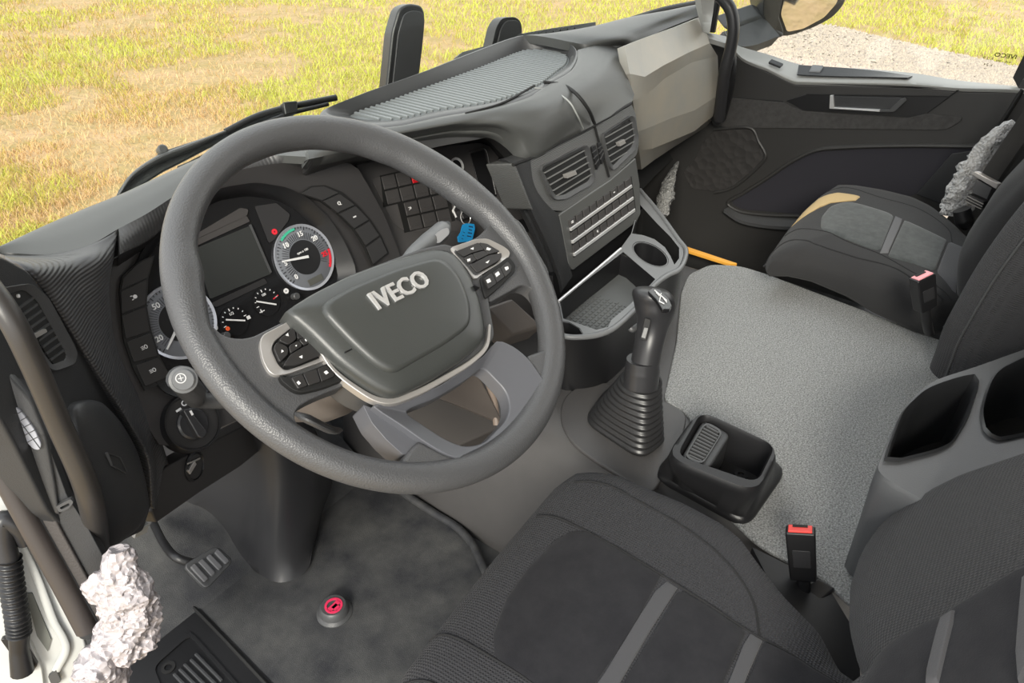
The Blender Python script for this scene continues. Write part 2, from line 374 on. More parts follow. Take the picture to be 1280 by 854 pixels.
# sill with step plate
sl = thing('step_plate', 'black ribbed plastic step plate on the door sill', 'plate', at(240, 830, z=.0))
obj('plate_base', prism(FB, P(FB, [(239, 796), (191, 838), (215, 900), (330, 900)], .012), -.004, .007), PLD, sl, bev=.003)
obj('plate_frame', ringp(FB, P(FB, [(239, 792), (186, 838), (212, 905), (340, 905)], .012), P(FB, [(239, 798), (194, 838), (218, 898), (328, 898)], .012), -.004, .010), PLD, sl)
for a, b in (((246, 821), (279, 855)), ((240, 828), (272, 860)), ((232, 834), (262, 864)), ((226, 840), (254, 868)), ((219, 846), (246, 874))):
    obj('plate_rib', barp(FB, FB.uv(*a), FB.uv(*b), .006, .005, .011), PL, sl, bev=.002)
obj('plate_screw', lathe(FB, FB.uv(212, 838), [(.011, .006), (.011, .009), (.006, .009), (.006, .007)], 20), BLK, sl)
obj('trim_2', prism(FB, P(FB, [(150, 664), (166, 676), (335, 850), (420, 936), (200, 980), (120, 860)]), -.03, .007), PLD, kind='structure', label='dark plastic sill cover between floor mat and door opening')
obj('mat_edge', tube(pz(.007, (160, 674), (210, 727), (270, 788), (330, 852), (400, 925)), .0035, n=40, m=8), BLK, fm, label='dark edge of the mat')
# ---------------------------------------------------------------- engine tunnel
et = thing('engine_tunnel', 'grey engine tunnel covered with a speckled mat between the seats', 'engine tunnel', (.65, -.3, 0))
prof = [(.262, -.003), (.268, .05), (.285, .14), (.305, .22), (.325, .268), (.352, .290), (.40, .298), (.7, .298), (.98, .298), (1.02, .29), (1.035, .26), (1.04, .0)]
obj('tunnel_shell', thick(sheet([[V((x + (0.02 if y > .2 else 0) * (z < .25), y, z)) for x, z in prof] for y in (.5, .2, 0, -.4, -.8, -1.2)], 60, 3, linu=False), (.02, 0, -.02)), TUNP, et)
tm = P(FB, [(851, 366), (860, 343), (888, 330), (925, 332), (955, 341), (1070, 384), (1183, 428), (1280, 470), (1290, 700), (1100, 790), (1033, 727), (948, 681), (905, 640), (859, 515), (829, 500), (845, 430)], .02, .305)
obj('tunnel_mat', prism(FB, tm, .297, .305), TUN, et, bev=.003)
gp = P(FB, [(757, 476), (716, 485), (702, 502), (700, 525), (712, 551), (738, 572), (815, 620), (850, 560), (860, 516), (828, 499)], .025, .304)
obj('lever_base_plate', prism(FB, gp, .296, .304), TUNP, et, bev=.003)
obj('tunnel_gap_shade', prism(FB, FB.uvs([(940, 684), (1033, 730), (1075, 800), (1075, 860), (1000, 800)], .304), .290, .304), PLD, et)  # added black sheet, darkens the gap between seat cushion and tunnel
# ---------------------------------------------------------------- storage box behind the gear lever
sb = thing('storage_box', 'black open storage box with a slotted insert on the tunnel mat', 'box', at(900, 600, z=.305))
rim = FB.uvs([(873, 510), (978, 559), (948, 619), (829, 571)], .385); base = FB.uvs([(868, 535), (985, 587), (933, 662), (814, 596)], .306)
def scl(pts, s, c=None):
    if c is None: c = (sum(p[0] for p in pts) / len(pts), sum(p[1] for p in pts) / len(pts))
    return [(c[0] + (p[0] - c[0]) * s, c[1] + (p[1] - c[1]) * s) for p in pts]
def stack(pl, outs, N=72, caps=(True, True), c=None):
    """closed outlines at heights -> one skin"""
    R = []
    for uv, h in outs:
        cc = c or (sum(p[0] for p in uv) / len(uv), sum(p[1] for p in uv) / len(uv)); R.append([pl.w(a, b, h) for a, b in radial(uv, N, cc)])
    v, f = grid(R, True)
    if caps[0]: f.append(tuple(range(N))[::-1])
    if caps[1]: f.append(tuple(range((len(R) - 1) * N, len(R) * N)))
    return v, f
cx = (sum(p[0] for p in rim) / 4, sum(p[1] for p in rim) / 4)
inn = FB.uvs([(877, 520), (966, 560), (944, 605), (848, 572)], .38)
obj('box_shell', stack(FB, [(rnd(base, .03), .304), (rnd(scl(base, .99), .03), .312), (rnd(scl(base, .955), .03), .315), (rnd(scl(rim, 1.01), .035), .372), (rnd(scl(rim, .985), .035), .381), (rnd(scl(rim, .95), .03), .385), (rnd(scl(inn, 1.05), .02), .385), (rnd(inn, .015), .380), (rnd(scl(inn, .93), .012), .318)], c=cx), PLD, sb, ang=60)
MIC = P(FB, [(893, 519), (914, 530), (893, 580), (856, 574), (850, 566)], .004, .378)
obj('slotted_insert', prism(FB, rnd(FB.uvs([(879, 523), (914, 541), (886, 586), (851, 571)], .378), .012), .32, .376), PL, sb, bev=.004)
gin = FB.uvs([(882, 529), (902, 540), (878, 578), (858, 569)], .380)
obj('grille_frame', ringp(FB, rnd(scl(gin, 1.12), .012), rnd(gin, .010), .374, .3795), PLL, sb)
obj('grille_backing', prism(FB, rnd(gin, .010), .374, .377), BLK, sb)
for i in range(11):
    t = (i + .5) / 11; a = lerp2(gin[0], gin[3], t); b = lerp2(gin[1], gin[2], t); e = .12 if i in (0, 10) else .03
    obj('grille_slat', barp(FB, lerp2(a, b, e), lerp2(a, b, 1 - e), .0026, .375, .3795), PLL, sb)
obj('box_bolt', lathe(FB, FB.uv(926, 594, .322), [(.010, .319), (.010, .324), (.005, .324), (.005, .321)], 20), PLD, sb)
# ---------------------------------------------------------------- gear lever
gl = thing('gear_lever', 'black gear lever with pleated rubber boot and shift pattern on the knob', 'gear lever', at(785, 540, z=.305))
cb = FB.uvs([(728, 522), (760, 478), (838, 545), (803, 572)], .315); ct = at(803, 470, z=.43)
cbc = V((sum(p[0] for p in cb) / 4, sum(p[1] for p in cb) / 4)); top_uv = V(((ct - FB.p).dot(FB.u), (ct - FB.p).dot(FB.v)))
R = []; NP = 11
for i in range(NP * 6 + 1):
    t = i / (NP * 6); ph = (1 - math.cos(2 * math.pi * t * NP)) / 2
    s = (1 - t) ** 1.0
    c = cbc.lerp(top_uv, t); h = .305 + .122 * t
    sq = radial(rnd([(p[0] - cbc.x, p[1] - cbc.y) for p in cb], .028), 56, (0, 0)); ring = []
    for k, q in enumerate(sq):
        a = 2 * math.pi * k / 56; cir = V((math.cos(a), math.sin(a))) * .031; w = V(q).lerp(cir, t); w = w * (1 + (.045 + .075 * t) * (ph - .7)); ring.append(FB.w(c.x + w.x, c.y + w.y, h))
    R.append(ring)
v, f = grid(R, True); f += [tuple(range(56))[::-1]]
obj('rubber_boot', (v, f), mat('glossy boot rubber', (.022, .022, .023), .34), gl, ang=80)
G = [at(803, 478, z=.425), at(806, 455, z=.455), at(812, 420, z=.49), at(815, 395, z=.52), at(815, 372, z=.545)]
obj('lower_collar', tube([at(801, 482, z=.42), at(803, 462, z=.447), at(804, 449, z=.465)], [.0275, .0275, .0255], m=28), PSM, gl)
# knob: sections along the grip, offset towards the driver at the top
secs = [((807, 452), .462, .0225, .0225), ((811, 432), .486, .0228, .0225), ((815, 412), .508, .0235, .024), ((818, 400), .522, .027, .0265), ((819, 388), .536, .0335, .0305), ((818, 377), .549, .0355, .032), ((816, 369), .560, .034, .031), ((814, 363), .568, .028, .026), ((813, 360), .572, .014, .014)]
R = []
ax = (at(815, 370, z=.56) - at(805, 452, z=.462)).normalized(); e1 = V((1, .25, 0)); e1 = (e1 - ax * e1.dot(ax)).normalized(); e2 = ax.cross(e1)
for (px, z, r1, r2) in secs:
    c = at(*px, z=z); R.append([c + e1 * r1 * math.cos(2 * math.pi * k / 32) + e2 * r2 * math.sin(2 * math.pi * k / 32) for k in range(32)])
v, f = sheet([r + [r[0]] for r in R], 32, 4); f += [tuple(range(33))[::-1], tuple(range(len(v) - 33, len(v)))]
obj('knob', (v, f), PSM, gl, ang=80)
KP = Plane(at(826, 373, z=.580), tuple((ax * .9 + (EYE - at(815, 372, z=.56)).normalized() * .35 + V((.12, -.05, 0))).normalized()))
kq = rnd(KP.uvs([(810, 364), (815, 360), (825, 362), (836, 373), (840, 382), (837, 387), (828, 387), (820, 374)], 0), .002)
kp = obj('shift_pattern_plate', prism(KP, kq, -.006, .0005), GLB, gl, bev=.0015)
def kb(a, b): return barp(KP, KP.uv(*a), KP.uv(*b), .0011, .001, .0022)
obj('shift_pattern', join(kb((818, 364), (833, 377)), kb((826, 368), (824, 378)), kb((824, 371), (820, 367)), kb((824, 378), (830, 381)), kb((829, 374), (833, 379))), WHI, kp)
KS = Plane(at(805, 414, z=.51) , tuple((EYE - at(805, 414, z=.51)).normalized()))
KS = Plane(at(806, 414, z=.508) - ray(806, 414) * .0275, tuple(-ray(806, 414)))
sw = obj('side_switch', prism(KS, rnd(KS.uvs([(806, 397), (814, 400), (808, 427), (800, 424)]), .003), -.006, .001), BLK, gl, bev=.001)
obj('rocker', prism(KS, rnd(KS.uvs([(805, 409), (811, 410), (807, 424), (801, 422)]), .002), -.003, .004), PLL, sw, bev=.001)
obj('side_trigger', tube([at(797, 408, z=.508), at(790, 412, z=.508), at(788, 410, z=.51)], .005), PLL, gl)
# ================================================================ seats
class Puff:
    def __init__(s, pl, out, crown, roll, c=None, edge=.80):
        s.pl = pl; s.out = out; s.c = c or (sum(p[0] for p in out) / len(out), sum(p[1] for p in out) / len(out)); s.crown = crown; s.roll = roll; s.edge = edge
    def H(s, t):
        e = max(0, (t - s.edge) / (1 - s.edge)); return s.crown * (1 - t * t) - s.roll * (1 - math.sqrt(max(0, 1 - e * e)))
    def sh(s, q):
        d = V((q[0] - s.c[0], q[1] - s.c[1])); l = d.length
        if l < 1e-6: return 0
        best = 1e9
        for i in range(len(s.out)):
            x1, y1 = s.out[i - 1][0] - s.c[0], s.out[i - 1][1] - s.c[1]; x2, y2 = s.out[i][0] - s.c[0], s.out[i][1] - s.c[1]; ex, ey = x2 - x1, y2 - y1
            den = d.x * ey - d.y * ex
            if abs(den) < 1e-12: continue
            t = (x1 * ey - y1 * ex) / den; r = (x1 * d.y - y1 * d.x) / den
            if t > 0 and -1e-6 <= r <= 1 + 1e-6: best = min(best, t)
        return min(1, 1 / best)
    def pt(s, q, off=0): return s.pl.w(q[0], q[1], s.H(s.sh(q)) + off)
    def body(s, low, N=120, flare=.96, front=0):
        R = []
        o = radial(s.out, N, s.c)
        for t in [.02, .15, .3, .45, .6, .7, .78, .84, .89, .93, .96, .98, .993, 1]:
            R.append([s.pl.w(s.c[0] + (a - s.c[0]) * t, s.c[1] + (b - s.c[1]) * t, s.H(t)) for a, b in o])
        for k in (.35, .8, 1):
            sc = 1 - (1 - flare) * k * k; R.append([s.pl.w(s.c[0] + (a - s.c[0]) * sc, s.c[1] + (b - s.c[1]) * sc, -s.roll + (low + front * max(0, min(1, (b + .45) / .33)) + s.roll) * k) for a, b in o])
        v, f = grid(R, True); f += [tuple(range(N))[::-1], tuple(range((len(R) - 1) * N, len(R) * N))]; return v, f
    def panel(s, poly, r=.0, hgt=.0035, N=96):
        poly = rnd(poly, r, 6) if r else poly; c = (sum(p[0] for p in poly) / len(poly), sum(p[1] for p in poly) / len(poly)); o = radial(poly, N, c); R = []
        L = max(V((a - c[0], b - c[1])).length for a, b in o)
        for t, h in ((.01, 1), (.25, 1), (.5, 1), (.72, 1), (.88, .95), (.95, .7), (.985, .2), (1, -1.2)):
            R.append([s.pt((c[0] + (a - c[0]) * t, c[1] + (b - c[1]) * t), hgt * h) for a, b in o])
        v, f = grid(R, True); f.append(tuple(range(N))[::-1]); return v, f
    def seam(s, pts, r=.0016, n=None, off=0):
        p = [V((a, b, 0)) for a, b in pts]; p = dense(p, n or len(p) * 8); return tube([s.pt((q.x, q.y), off) for q in p], r, m=6, n=len(p) - 1)
SEAM = mat('dark seam thread', (.012, .012, .013), .9)
# ---- driver seat
ds = thing('driver_seat', 'near driver seat in dark woven fabric with suede panels', 'seat', (-.03, -.45, 0))
CS = Plane((0, 0, .375), (0, 0, 1), (0, 1, 0))
out = CS.uvs([(500, 828), (560, 752), (610, 690), (660, 632), (695, 592), (718, 577)]) 
tail = CS.uvs([(727, 574), (767, 577), (830, 604), (850, 611), (907, 641), (931, 661), (952, 690), (986, 733), (1033, 780), (1060, 830)])
wl = lambda x, y: ((V((x, y, .375)) - CS.p).dot(CS.u), (V((x, y, .375)) - CS.p).dot(CS.v))
outl = [wl(-.27, -.19)] + out + tail + [wl(.10, -.68), wl(-.22, -.70), wl(-.29, -.5)]
cu = Puff(CS, outl, .03, .035, c=wl(-.05, -.42), edge=.82)
obj('cushion', cu.body(-.13), FAB, ds, ang=80)
Hh = .018
def dq(*a): return CS.uvs(a, Hh)
B1 = dq((828, 724), (770, 689), (722, 656)); 
pan = dq((827, 724), (775, 690), (735, 663), (716, 660), (692, 672), (658, 707), (631, 745), (615, 790), (617, 822), (661, 856), (720, 900), (748, 856), (790, 794))
obj('suede_panel', cu.panel(pan), SUE, ds)
obj('seat_stripe', cu.panel(dq((829, 727), (847, 739), (812, 795), (777, 856), (735, 925), (712, 905), (750, 856), (790, 790)), hgt=.002), STR, ds)
obj('rear_suede_panel', cu.panel(dq((849, 740), (890, 765), (933, 791), (905, 856), (860, 940), (800, 960), (740, 930), (780, 856)), .004), SUE, ds)
obj('rear_seat_stripe', cu.panel(dq((935, 792), (953, 802), (930, 856), (900, 930), (865, 945), (910, 856)), hgt=.002), STR, ds)
obj('back_suede_panel', cu.panel(dq((955, 803), (1000, 822), (1050, 850), (1040, 930), (905, 935), (932, 856)), .004), SUE, ds)
obj('seam', join(cu.seam(dq((672, 631), (700, 643), (722, 656), (775, 690), (828, 724), (880, 757), (935, 791), (1000, 823), (1054, 853))), cu.seam(dq((719, 591), (760, 600), (795, 620), (850, 652), (891, 683), (925, 720), (943, 754), (949, 797))), cu.seam(dq((535, 775), (550, 778), (575, 793), (617, 822), (661, 854), (700, 890))), cu.seam(dq((500, 834), (530, 842), (560, 860)))), SEAM, ds, label='dark stitched seams')
ds['label'] = 'near driver seat in dark woven fabric with suede panels'
BK = Plane((0, -.485, .40), (0, .83, .56))
def bq(*a, h=0): return BK.uvs(a, h)
bo = bq((1058, 846), (1040, 800), (1033, 765), (1036, 722), (1050, 682), (1075, 647), (1110, 618), (1180, 582), (1280, 546))
top = bo[-1]; sgn = 1 if bo[-1][0] > 0 else -1
# u runs to world -x here; build the rest of the outline in uv
bo = bo + [(top[0] + sgn * .0, top[1] + .25), (top[0] - sgn * .03, .72), (top[0] - sgn * .40, .72), (top[0] - sgn * .46, .3), (top[0] - sgn * .44, -.02), (bo[0][0] - sgn * .15, bo[0][1] - .04)]
bk = Puff(BK, bo, .012, .05, c=(top[0] - sgn * .21, .30), edge=.72)
obj('backrest', bk.body(-.12), FABB, ds, ang=80)
b2 = [BK.uv(*p, .012) for p in ((1062, 852), (1081, 819), (1101, 802), (1140, 783), (1180, 768), (1197, 757), (1240, 733), (1280, 710))]
e = b2[-1]; obj('back_centre_panel', bk.panel(b2 + [(e[0], e[1] + .3), (e[0] - sgn * .25, e[1] + .3), (e[0] - sgn * .25, b2[0][1] - .02)], hgt=.006), SUE, ds)
for a in (((1177, 769), (1196, 758), (1166, 856), (1150, 856)), ((1281, 712), (1300, 705), (1278, 856), (1262, 856))):
    q = [BK.uv(*p, .018) for p in a]; q = [q[0], q[1], (q[2][0], q[2][1]), (q[3][0], q[3][1])]
    obj('back_stripe', join(prism(BK.off(.0), [tuple(p) for p in q], .0, .030)) if 0 else bk.panel(q, hgt=.010, N=48), STR, ds)
# ---- passenger seat
ps = thing('passenger_seat', 'far passenger seat in dark fabric with a tan patch on its front edge', 'seat', (1.2, -.35, 0))
PS = Plane((0, 0, .40), (0, 0, 1), (0, 1, 0))
po = PS.uvs([(957, 322), (966, 306), (984, 281), (1004, 257), (1024, 239), (1046, 225), (1068, 226), (1105, 232), (1146, 242), (1171, 254), (1195, 272), (1225, 300), (1240, 330), (1215, 372), (1175, 372), (1109, 352), (1068, 335), (1020, 322), (980, 318)])
pc = Puff(PS, po, .022, .03, edge=.78)
obj('cushion', pc.body(-.092, flare=.97, front=.045), FAB2, ps, ang=80)
def qq(*a): return PS.uvs(a, .012)
obj('suede_panel', pc.panel(qq((1025, 290), (1026, 272), (1038, 258), (1058, 254), (1117, 273), (1100, 317)), .02), mat('grey green suede', (.032, .036, .036), .95, var=(60, .8, (.065, .072, .072)), sheen=.2), ps)
obj('seat_stripe', pc.panel(qq((1118, 274), (1128, 278), (1108, 322), (1099, 318)), hgt=.002, N=40), mat('pale seat stripe', (.12, .12, .125), .9), ps)
obj('rear_suede_panel', pc.panel(qq((1129, 279), (1184, 301), (1169, 339), (1109, 322)), .004), MATS['grey green suede'], ps)
obj('rear_seat_stripe', pc.panel(qq((1186, 302), (1207, 308), (1198, 360), (1171, 340)), .004, hgt=.002), STR, ps)
obj('tan_patch', pc.panel(qq((990, 274), (1004, 258), (1024, 242), (1048, 240), (1076, 248), (1069, 254), (1050, 250), (1033, 256), (1005, 265)), hgt=.003), TAN, ps, label='tan fabric patch')
obj('seam', join(pc.seam(qq((984, 285), (1000, 284), (1028, 291), (1064, 305), (1099, 318), (1144, 340), (1196, 362)), .0014), pc.seam(qq((1035, 232), (1062, 234), (1100, 248), (1150, 262), (1185, 285), (1190, 302)), .0012), pc.seam(PS.uvs([(958, 318), (968, 308), (988, 304), (1020, 311), (1068, 325), (1117, 340), (1144, 353), (1180, 368)], 0), .0018)), SEAM, ps, label='dark stitched seams')
PB = Plane((1.2, -.46, .42), (-.25, .82, .52))
lf = [at(1196, 366, x=1.03), at(1199, 324, x=1.05), at(1214, 300, x=1.07), at(1232, 272, x=1.10), at(1248, 254, x=1.12), at(1266, 236, x=1.14), at(1300, 205, x=1.16)]
rt = [p + V((-.035, -.05, -.012)) for p in lf]
fr = [p + V((.06, .004, .02)) for p in lf]; fr2 = [p + V((.40, -.02, .0)) for p in lf]
obj('backrest', thick(sheet([rt, [a.lerp(b, .5) + V((-.004, .012, .006)) for a, b in zip(rt, lf)], lf, fr, fr2], 24, 5), (0, -.10, -.05)), FAB2, ps, ang=70)
obj('side_bracket', thick(sheet([pz(.33, (1172, 388), (1178, 408), (1184, 425)), [at(1178, 380, z=.36), at(1190, 395, z=.35), at(1200, 405, z=.35)], pz(.38, (1207, 368), (1210, 380), (1214, 390))], 8, 3), (.01, -.01, -.02)), PLL, ps)
# ---- middle seat: upright back and fold-down console with cup wells
ms = thing('middle_seat_backrest', 'dark fabric side of the middle seat back behind the cup console', 'seat', (.9, -.6, .3))
MX = .87
pr = [at(1163, 482, x=MX), at(1175, 450, x=MX), at(1184, 424, x=MX), at(1203, 388, x=MX), at(1228, 345, x=MX), at(1258, 302, x=MX), at(1282, 272, x=MX), at(1330, 220, x=MX)]
bkp = [V((MX, p.y - .16 - .1 * i / 7, p.z - .05)) for i, p in enumerate(pr)]
mid = [a.lerp(b, .4) + V((-.02, 0, 0)) for a, b in zip(pr, bkp)]
rr = [p + V((.03, .012, 0)) for p in pr]; r3 = [p + V((.10, .0, 0)) for p in pr]
obj('backrest', thick(sheet([bkp, mid, [p + V((-.006, -.02, 0)) for p in pr], rr, r3], 28, 6), (.05, -.02, 0)), FABB, ms, ang=70)
obj('seam', tube([p + V((-.006, -.018, 0)) for p in pr], .002, m=6), PLL, ms)
CZ = .50; CP = Plane((0, 0, CZ), (0, 0, 1), (0, 1, 0))
cc = thing('cup_console', 'grey plastic middle console with deep cup wells beside the driver backrest', 'console', at(1150, 560, z=.30))
co = CP.uvs([(1094, 590), (1127, 513), (1145, 493), (1168, 475), (1219, 459), (1280, 437), (1330, 420)])
co = co + [(co[-1][0], co[-1][1] - .35)] if 0 else co + CP.uvs([(1400, 470), (1350, 640), (1180, 640), (1130, 612)])
w1 = CP.uvs([(1130, 517), (1157, 491), (1186, 480), (1217, 472), (1220, 485), (1206, 527), (1189, 554), (1171, 563), (1107, 579)])
w2 = CP.uvs([(1247, 468), (1290, 447), (1330, 440), (1350, 520), (1290, 540), (1247, 549), (1233, 540), (1228, 517), (1236, 488)])
bmx = bmesh.new()
def console_top():
    from mathutils.geometry import tessellate_polygon, delaunay_2d_cdt
    o = rnd(co, .03, 5); a = rnd(w1, .02, 5); b = rnd(w2, .03, 5); pts = [V(p) for p in o + a + b]; ed = []
    k = 0
    for L in (o, a, b):
        n = len(L); ed += [(k + i, k + (i + 1) % n) for i in range(n)]; k += n
    vv, ee, ff, *_ = delaunay_2d_cdt(pts, ed, [], 0, 1e-6)
    ff = [f for f in ff if (lambda c: inside(c, o) and not inside(c, a) and not inside(c, b))((sum(vv[i].x for i in f) / len(f), sum(vv[i].y for i in f) / len(f)))]
    v = [CP.w(p.x, p.y, 0) for p in vv]; top = (v, [tuple(f) for f in ff])
    return top, o, a, b
tp, o_, a_, b_ = console_top()
obj('console_shell', join(tp, stack(CP, [(o_, 0), (scl(o_, 1.012), -.006), (scl(o_, 1.012), -.03), (scl(o_, .97), -.10), (scl(o_, .93), -.19)], N=96, caps=(False, True))), mat('grey console plastic', (.085, .088, .092), .36, bump=(700, .4, 'noise', .0006)), cc, ang=50)
for w_ in (a_, b_): obj('cup_well', stack(CP, [(scl(w_, 1.10), .003), (scl(w_, 1.05), .006), (w_, .0), (scl(w_, .96), -.03), (scl(w_, .86), -.11)], N=72, caps=(False, True)), mat('well plastic', (.022, .023, .025), .4) if 'well plastic' not in MATS else MATS['well plastic'], cc, ang=60)
# ---- belt buckles
def buckle(label, base, topc, width, thk, face, slot_m, px_h):
    """base, topc: centre points of bottom and top of the housing"""
    up = (topc - base); L = up.length; up.normalize(); n = V(face); n = (n - up * n.dot(up)).normalized(); pl = Plane(base, n, up)
    t = thing('belt_buckle', label, 'buckle', base - up * .04, 'belt buckles standing beside the seats')
    w = width / 2
    h = obj('housing', prism(pl, rnd([(-w * .9, 0), (w * .9, 0), (w, L), (-w, L)], .004), -thk, 0), PLD, t, bev=.003)
    obj('press_button', slab(pl.w(-w * .8, L - .002, -thk * .1), pl.w(w * .8, L - .002, -thk * .1), pl.w(w * .8, L - .002, -thk * .85), pl.w(-w * .8, L - .002, -thk * .85), up * .004), slot_m, t, bev=.001)
    obj('latch_slot', slab(pl.w(-w * .5, L + .0015, -thk * .55), pl.w(w * .5, L + .0015, -thk * .55), pl.w(w * .5, L + .0015, -thk * .75), pl.w(-w * .5, L + .0015, -thk * .75), up * .002), BLK, t)
    obj('housing_inset', prism(pl, rnd([(-w * .6, L * .3), (w * .6, L * .3), (w * .6, L * .65), (-w * .6, L * .65)], .002), -.001, .001), PSM, t, bev=.0005)
    obj('stalk', tube([base - up * .0 - n * thk / 2, base - up * .03 - n * thk / 2, base - up * .06 - n * thk / 2 + V((.01, 0, 0))], .008, flat=1.4), PLD, t)
REDS = mat('red press button', (.80, .06, .05), .4); PNK = mat('faded pink press button', (.80, .33, .36), .4)
buckle('black belt buckle with a red button beside the driver seat', at(1004, 728, z=.318), at(1000, 667, z=.385), .037, .022, (-.65, -.10, .35), REDS, 0)
buckle('black belt buckle with a pale pink button beside the far seat', at(1163, 388, z=.415), at(1159, 347, z=.48), .040, .024, (-.45, -.62, .1), PNK, 0)
br = thing('buckle_bracket', 'black angled bracket under the buckle with the red button', 'bracket', at(1010, 750, z=.29))
obj('bracket_arm', slab(at(990, 742, z=.30), at(1022, 722, z=.31), at(1045, 735, z=.31), at(1015, 760, z=.30), (0, 0, -.012)), PSM, br, bev=.003)
obj('bracket_foot', slab(at(1008, 756, z=.29), at(1036, 742, z=.29), at(1042, 775, z=.27), at(1030, 782, z=.27), (0, 0, -.02)), PLD, br, bev=.003)
# ---- passenger belt with wrapping
sbt = thing('seat_belt', 'charcoal seat belt strap with a black buckle tongue at the far door pillar', 'seat belt', at(1215, 270, x=1.45))
obj('webbing', slab(at(1310, 92, x=1.42), at(1225, 219, x=1.38), at(1245, 229, x=1.38), at(1310, 134, x=1.42), (.01, -.008, 0)), WEB, sbt, bev=.001)
obj('belt_tongue', slab(at(1213, 218, x=1.37), at(1218, 214, x=1.37), at(1248, 230, x=1.37), at(1245, 237, x=1.37), (.01, -.008, 0)), SIL, sbt, bev=.002)
obj('lower_webbing', slab(at(1220, 224, x=1.37), at(1240, 235, x=1.37), at(1228, 262, x=1.36), at(1211, 254, x=1.36), (.01, -.01, 0)), PSM, sbt, bev=.001)
obj('belt_clasp', slab(at(1209, 242, x=1.35), at(1231, 252, x=1.35), at(1228, 262, x=1.35), at(1206, 252, x=1.35), (.015, -.01, 0)), PLD, sbt, bev=.003)
for i_ in range(3): obj('clasp_line', slab(at(1209 - i_ * 1.3, 245 + i_ * 3, x=1.345), at(1229 - i_ * 1.3, 255 + i_ * 3, x=1.345), at(1229 - i_ * 1.3, 256 + i_ * 3, x=1.345), at(1209 - i_ * 1.3, 246 + i_ * 3, x=1.345), (.004, 0, 0)), SIL, sbt)
obj('anchor_cover', tube([at(1202, 262, x=1.37), at(1206, 276, x=1.37), at(1212, 284, x=1.37)], [.018, .020, .012]), PLD, sbt)
wpf = thing('plastic_sheet', 'torn white plastic sheet between the far seat back and the middle backrest', 'sheet', at(1240, 330, x=.98))
obj('sheet_strip', slab(at(1247, 318, x=.98), at(1262, 302, x=.98), at(1279, 262, x=.98), at(1268, 268, x=.98), (.004, 0, 0)), mat('white torn plastic', (.75, .75, .76), .3), wpf)
obj('sheet_fold', slab(at(1220, 356, x=.97), at(1237, 335, x=.97), at(1238, 322, x=.97), at(1230, 334, x=.97), (.004, 0, 0)), MATS['white torn plastic'], wpf)
obj('sheet_edge', tube([at(1216, 362, x=.98), at(1238, 318, x=.98), at(1262, 280, x=.98), at(1290, 242, x=.98)], .003, m=6), PLL, wpf)
def crumple(pts, rad, seed, m=28, n=40, amp=.3, fr=60, flat=.6, ref=None, lin=False):
    v, f = tube(pts, rad, m=m, n=n, flat=flat, ref=ref); o = []
    c = dense(pts, n)
    for i, p in enumerate(v):
        k = min(i // m, n); d = p - c[k]; a = 1.2 * noise.noise(p * fr + V((seed, 0, 0))) + .8 * abs(noise.noise(p * fr * 2.1 + V((0, seed, 0)))) + .45 * abs(noise.noise(p * fr * 4.5 + V((0, seed, 3)))) - .3; o.append(c[k] + d * (1 + amp * a))
    return o, f
gw = obj('protective_wrapping', crumple([at(1268, 153, x=1.50), at(1246, 175, x=1.48), at(1229, 200, x=1.48), at(1211, 225, x=1.46), at(1201, 248, x=1.45), at(1194, 270, x=1.44)], [.012, .030, .034, .040, .042, .034], 3, fr=70), GWRAP, label='grey crumpled film wrapped round the far seat belt anchor', cat='wrapping', group='grey film wrappings in the far half of the cab')
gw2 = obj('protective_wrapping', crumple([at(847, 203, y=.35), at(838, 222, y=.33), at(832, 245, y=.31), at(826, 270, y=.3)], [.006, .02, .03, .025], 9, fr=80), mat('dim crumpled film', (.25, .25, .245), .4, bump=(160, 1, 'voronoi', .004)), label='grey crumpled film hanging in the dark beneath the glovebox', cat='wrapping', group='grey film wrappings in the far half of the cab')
# ================================================================ steering wheel
HUB = V((0, 0, .72)); WN = V((.0475, -.619, .7839)); WH = Plane(HUB, WN)
sw_ = thing('steering_wheel', 'grey leather steering wheel with a large airbag cover in front of the gauges', 'steering wheel', HUB)
RR = .2105
RP_ = [(-180, .0150), (-150, .0148), (-115, .0160), (-80, .0172), (-46, .0168), (-20, .0172), (0, .0205), (15, .0245), (30, .0250), (45, .0228), (60, .0205), (75, .0192), (90, .0182), (105, .0170), (120, .0162), (138, .0162), (147, .0185), (153, .0175), (165, .0148), (180, .0150)]
def rim_r(a):
    d = (math.degrees(a) + 180) % 360 - 180
    for (a0, r0), (a1, r1) in zip(RP_, RP_[1:]):
        if a0 <= d <= a1: t = (d - a0) / (a1 - a0); t = t * t * (3 - 2 * t); return r0 + (r1 - r0) * t
    return .015
N = 180; R = []
for k in range(N):
    a = 2 * math.pi * k / N; d = WH.u * math.cos(a) + WH.v * math.sin(a); r = rim_r(a)
    R.append([HUB + d * (.2305 - r + r * math.cos(2 * math.pi * j / 24)) + WN * (min(r, .0195) * math.sin(2 * math.pi * j / 24)) for j in range(24)])
R.append(R[0]); obj('rim', grid(R, True), LEA, sw_, ang=80)
def wq(*a, h=0): return WH.uvs(a, h)
def cush(pl, uv, h0, h1, crown, N=96, steps=(1, .985, .95, .88, .75, .5, .25, .02)):
    """puffed solid: side wall then a domed face"""
    c = (sum(p[0] for p in uv) / len(uv), sum(p[1] for p in uv) / len(uv)); o = radial(uv, N, c); R = [[pl.w(a, b, h0) for a, b in o]]
    for t in steps: R.append([pl.w(c[0] + (a - c[0]) * t, c[1] + (b - c[1]) * t, h1 + crown * (1 - t ** 3) - (.004 if t == 1 else .001 if t == .985 else 0)) for a, b in o])
    v, f = grid(R, True); f += [tuple(range(N))[::-1], tuple(range((len(R) - 1) * N, len(R) * N))]; return v, f
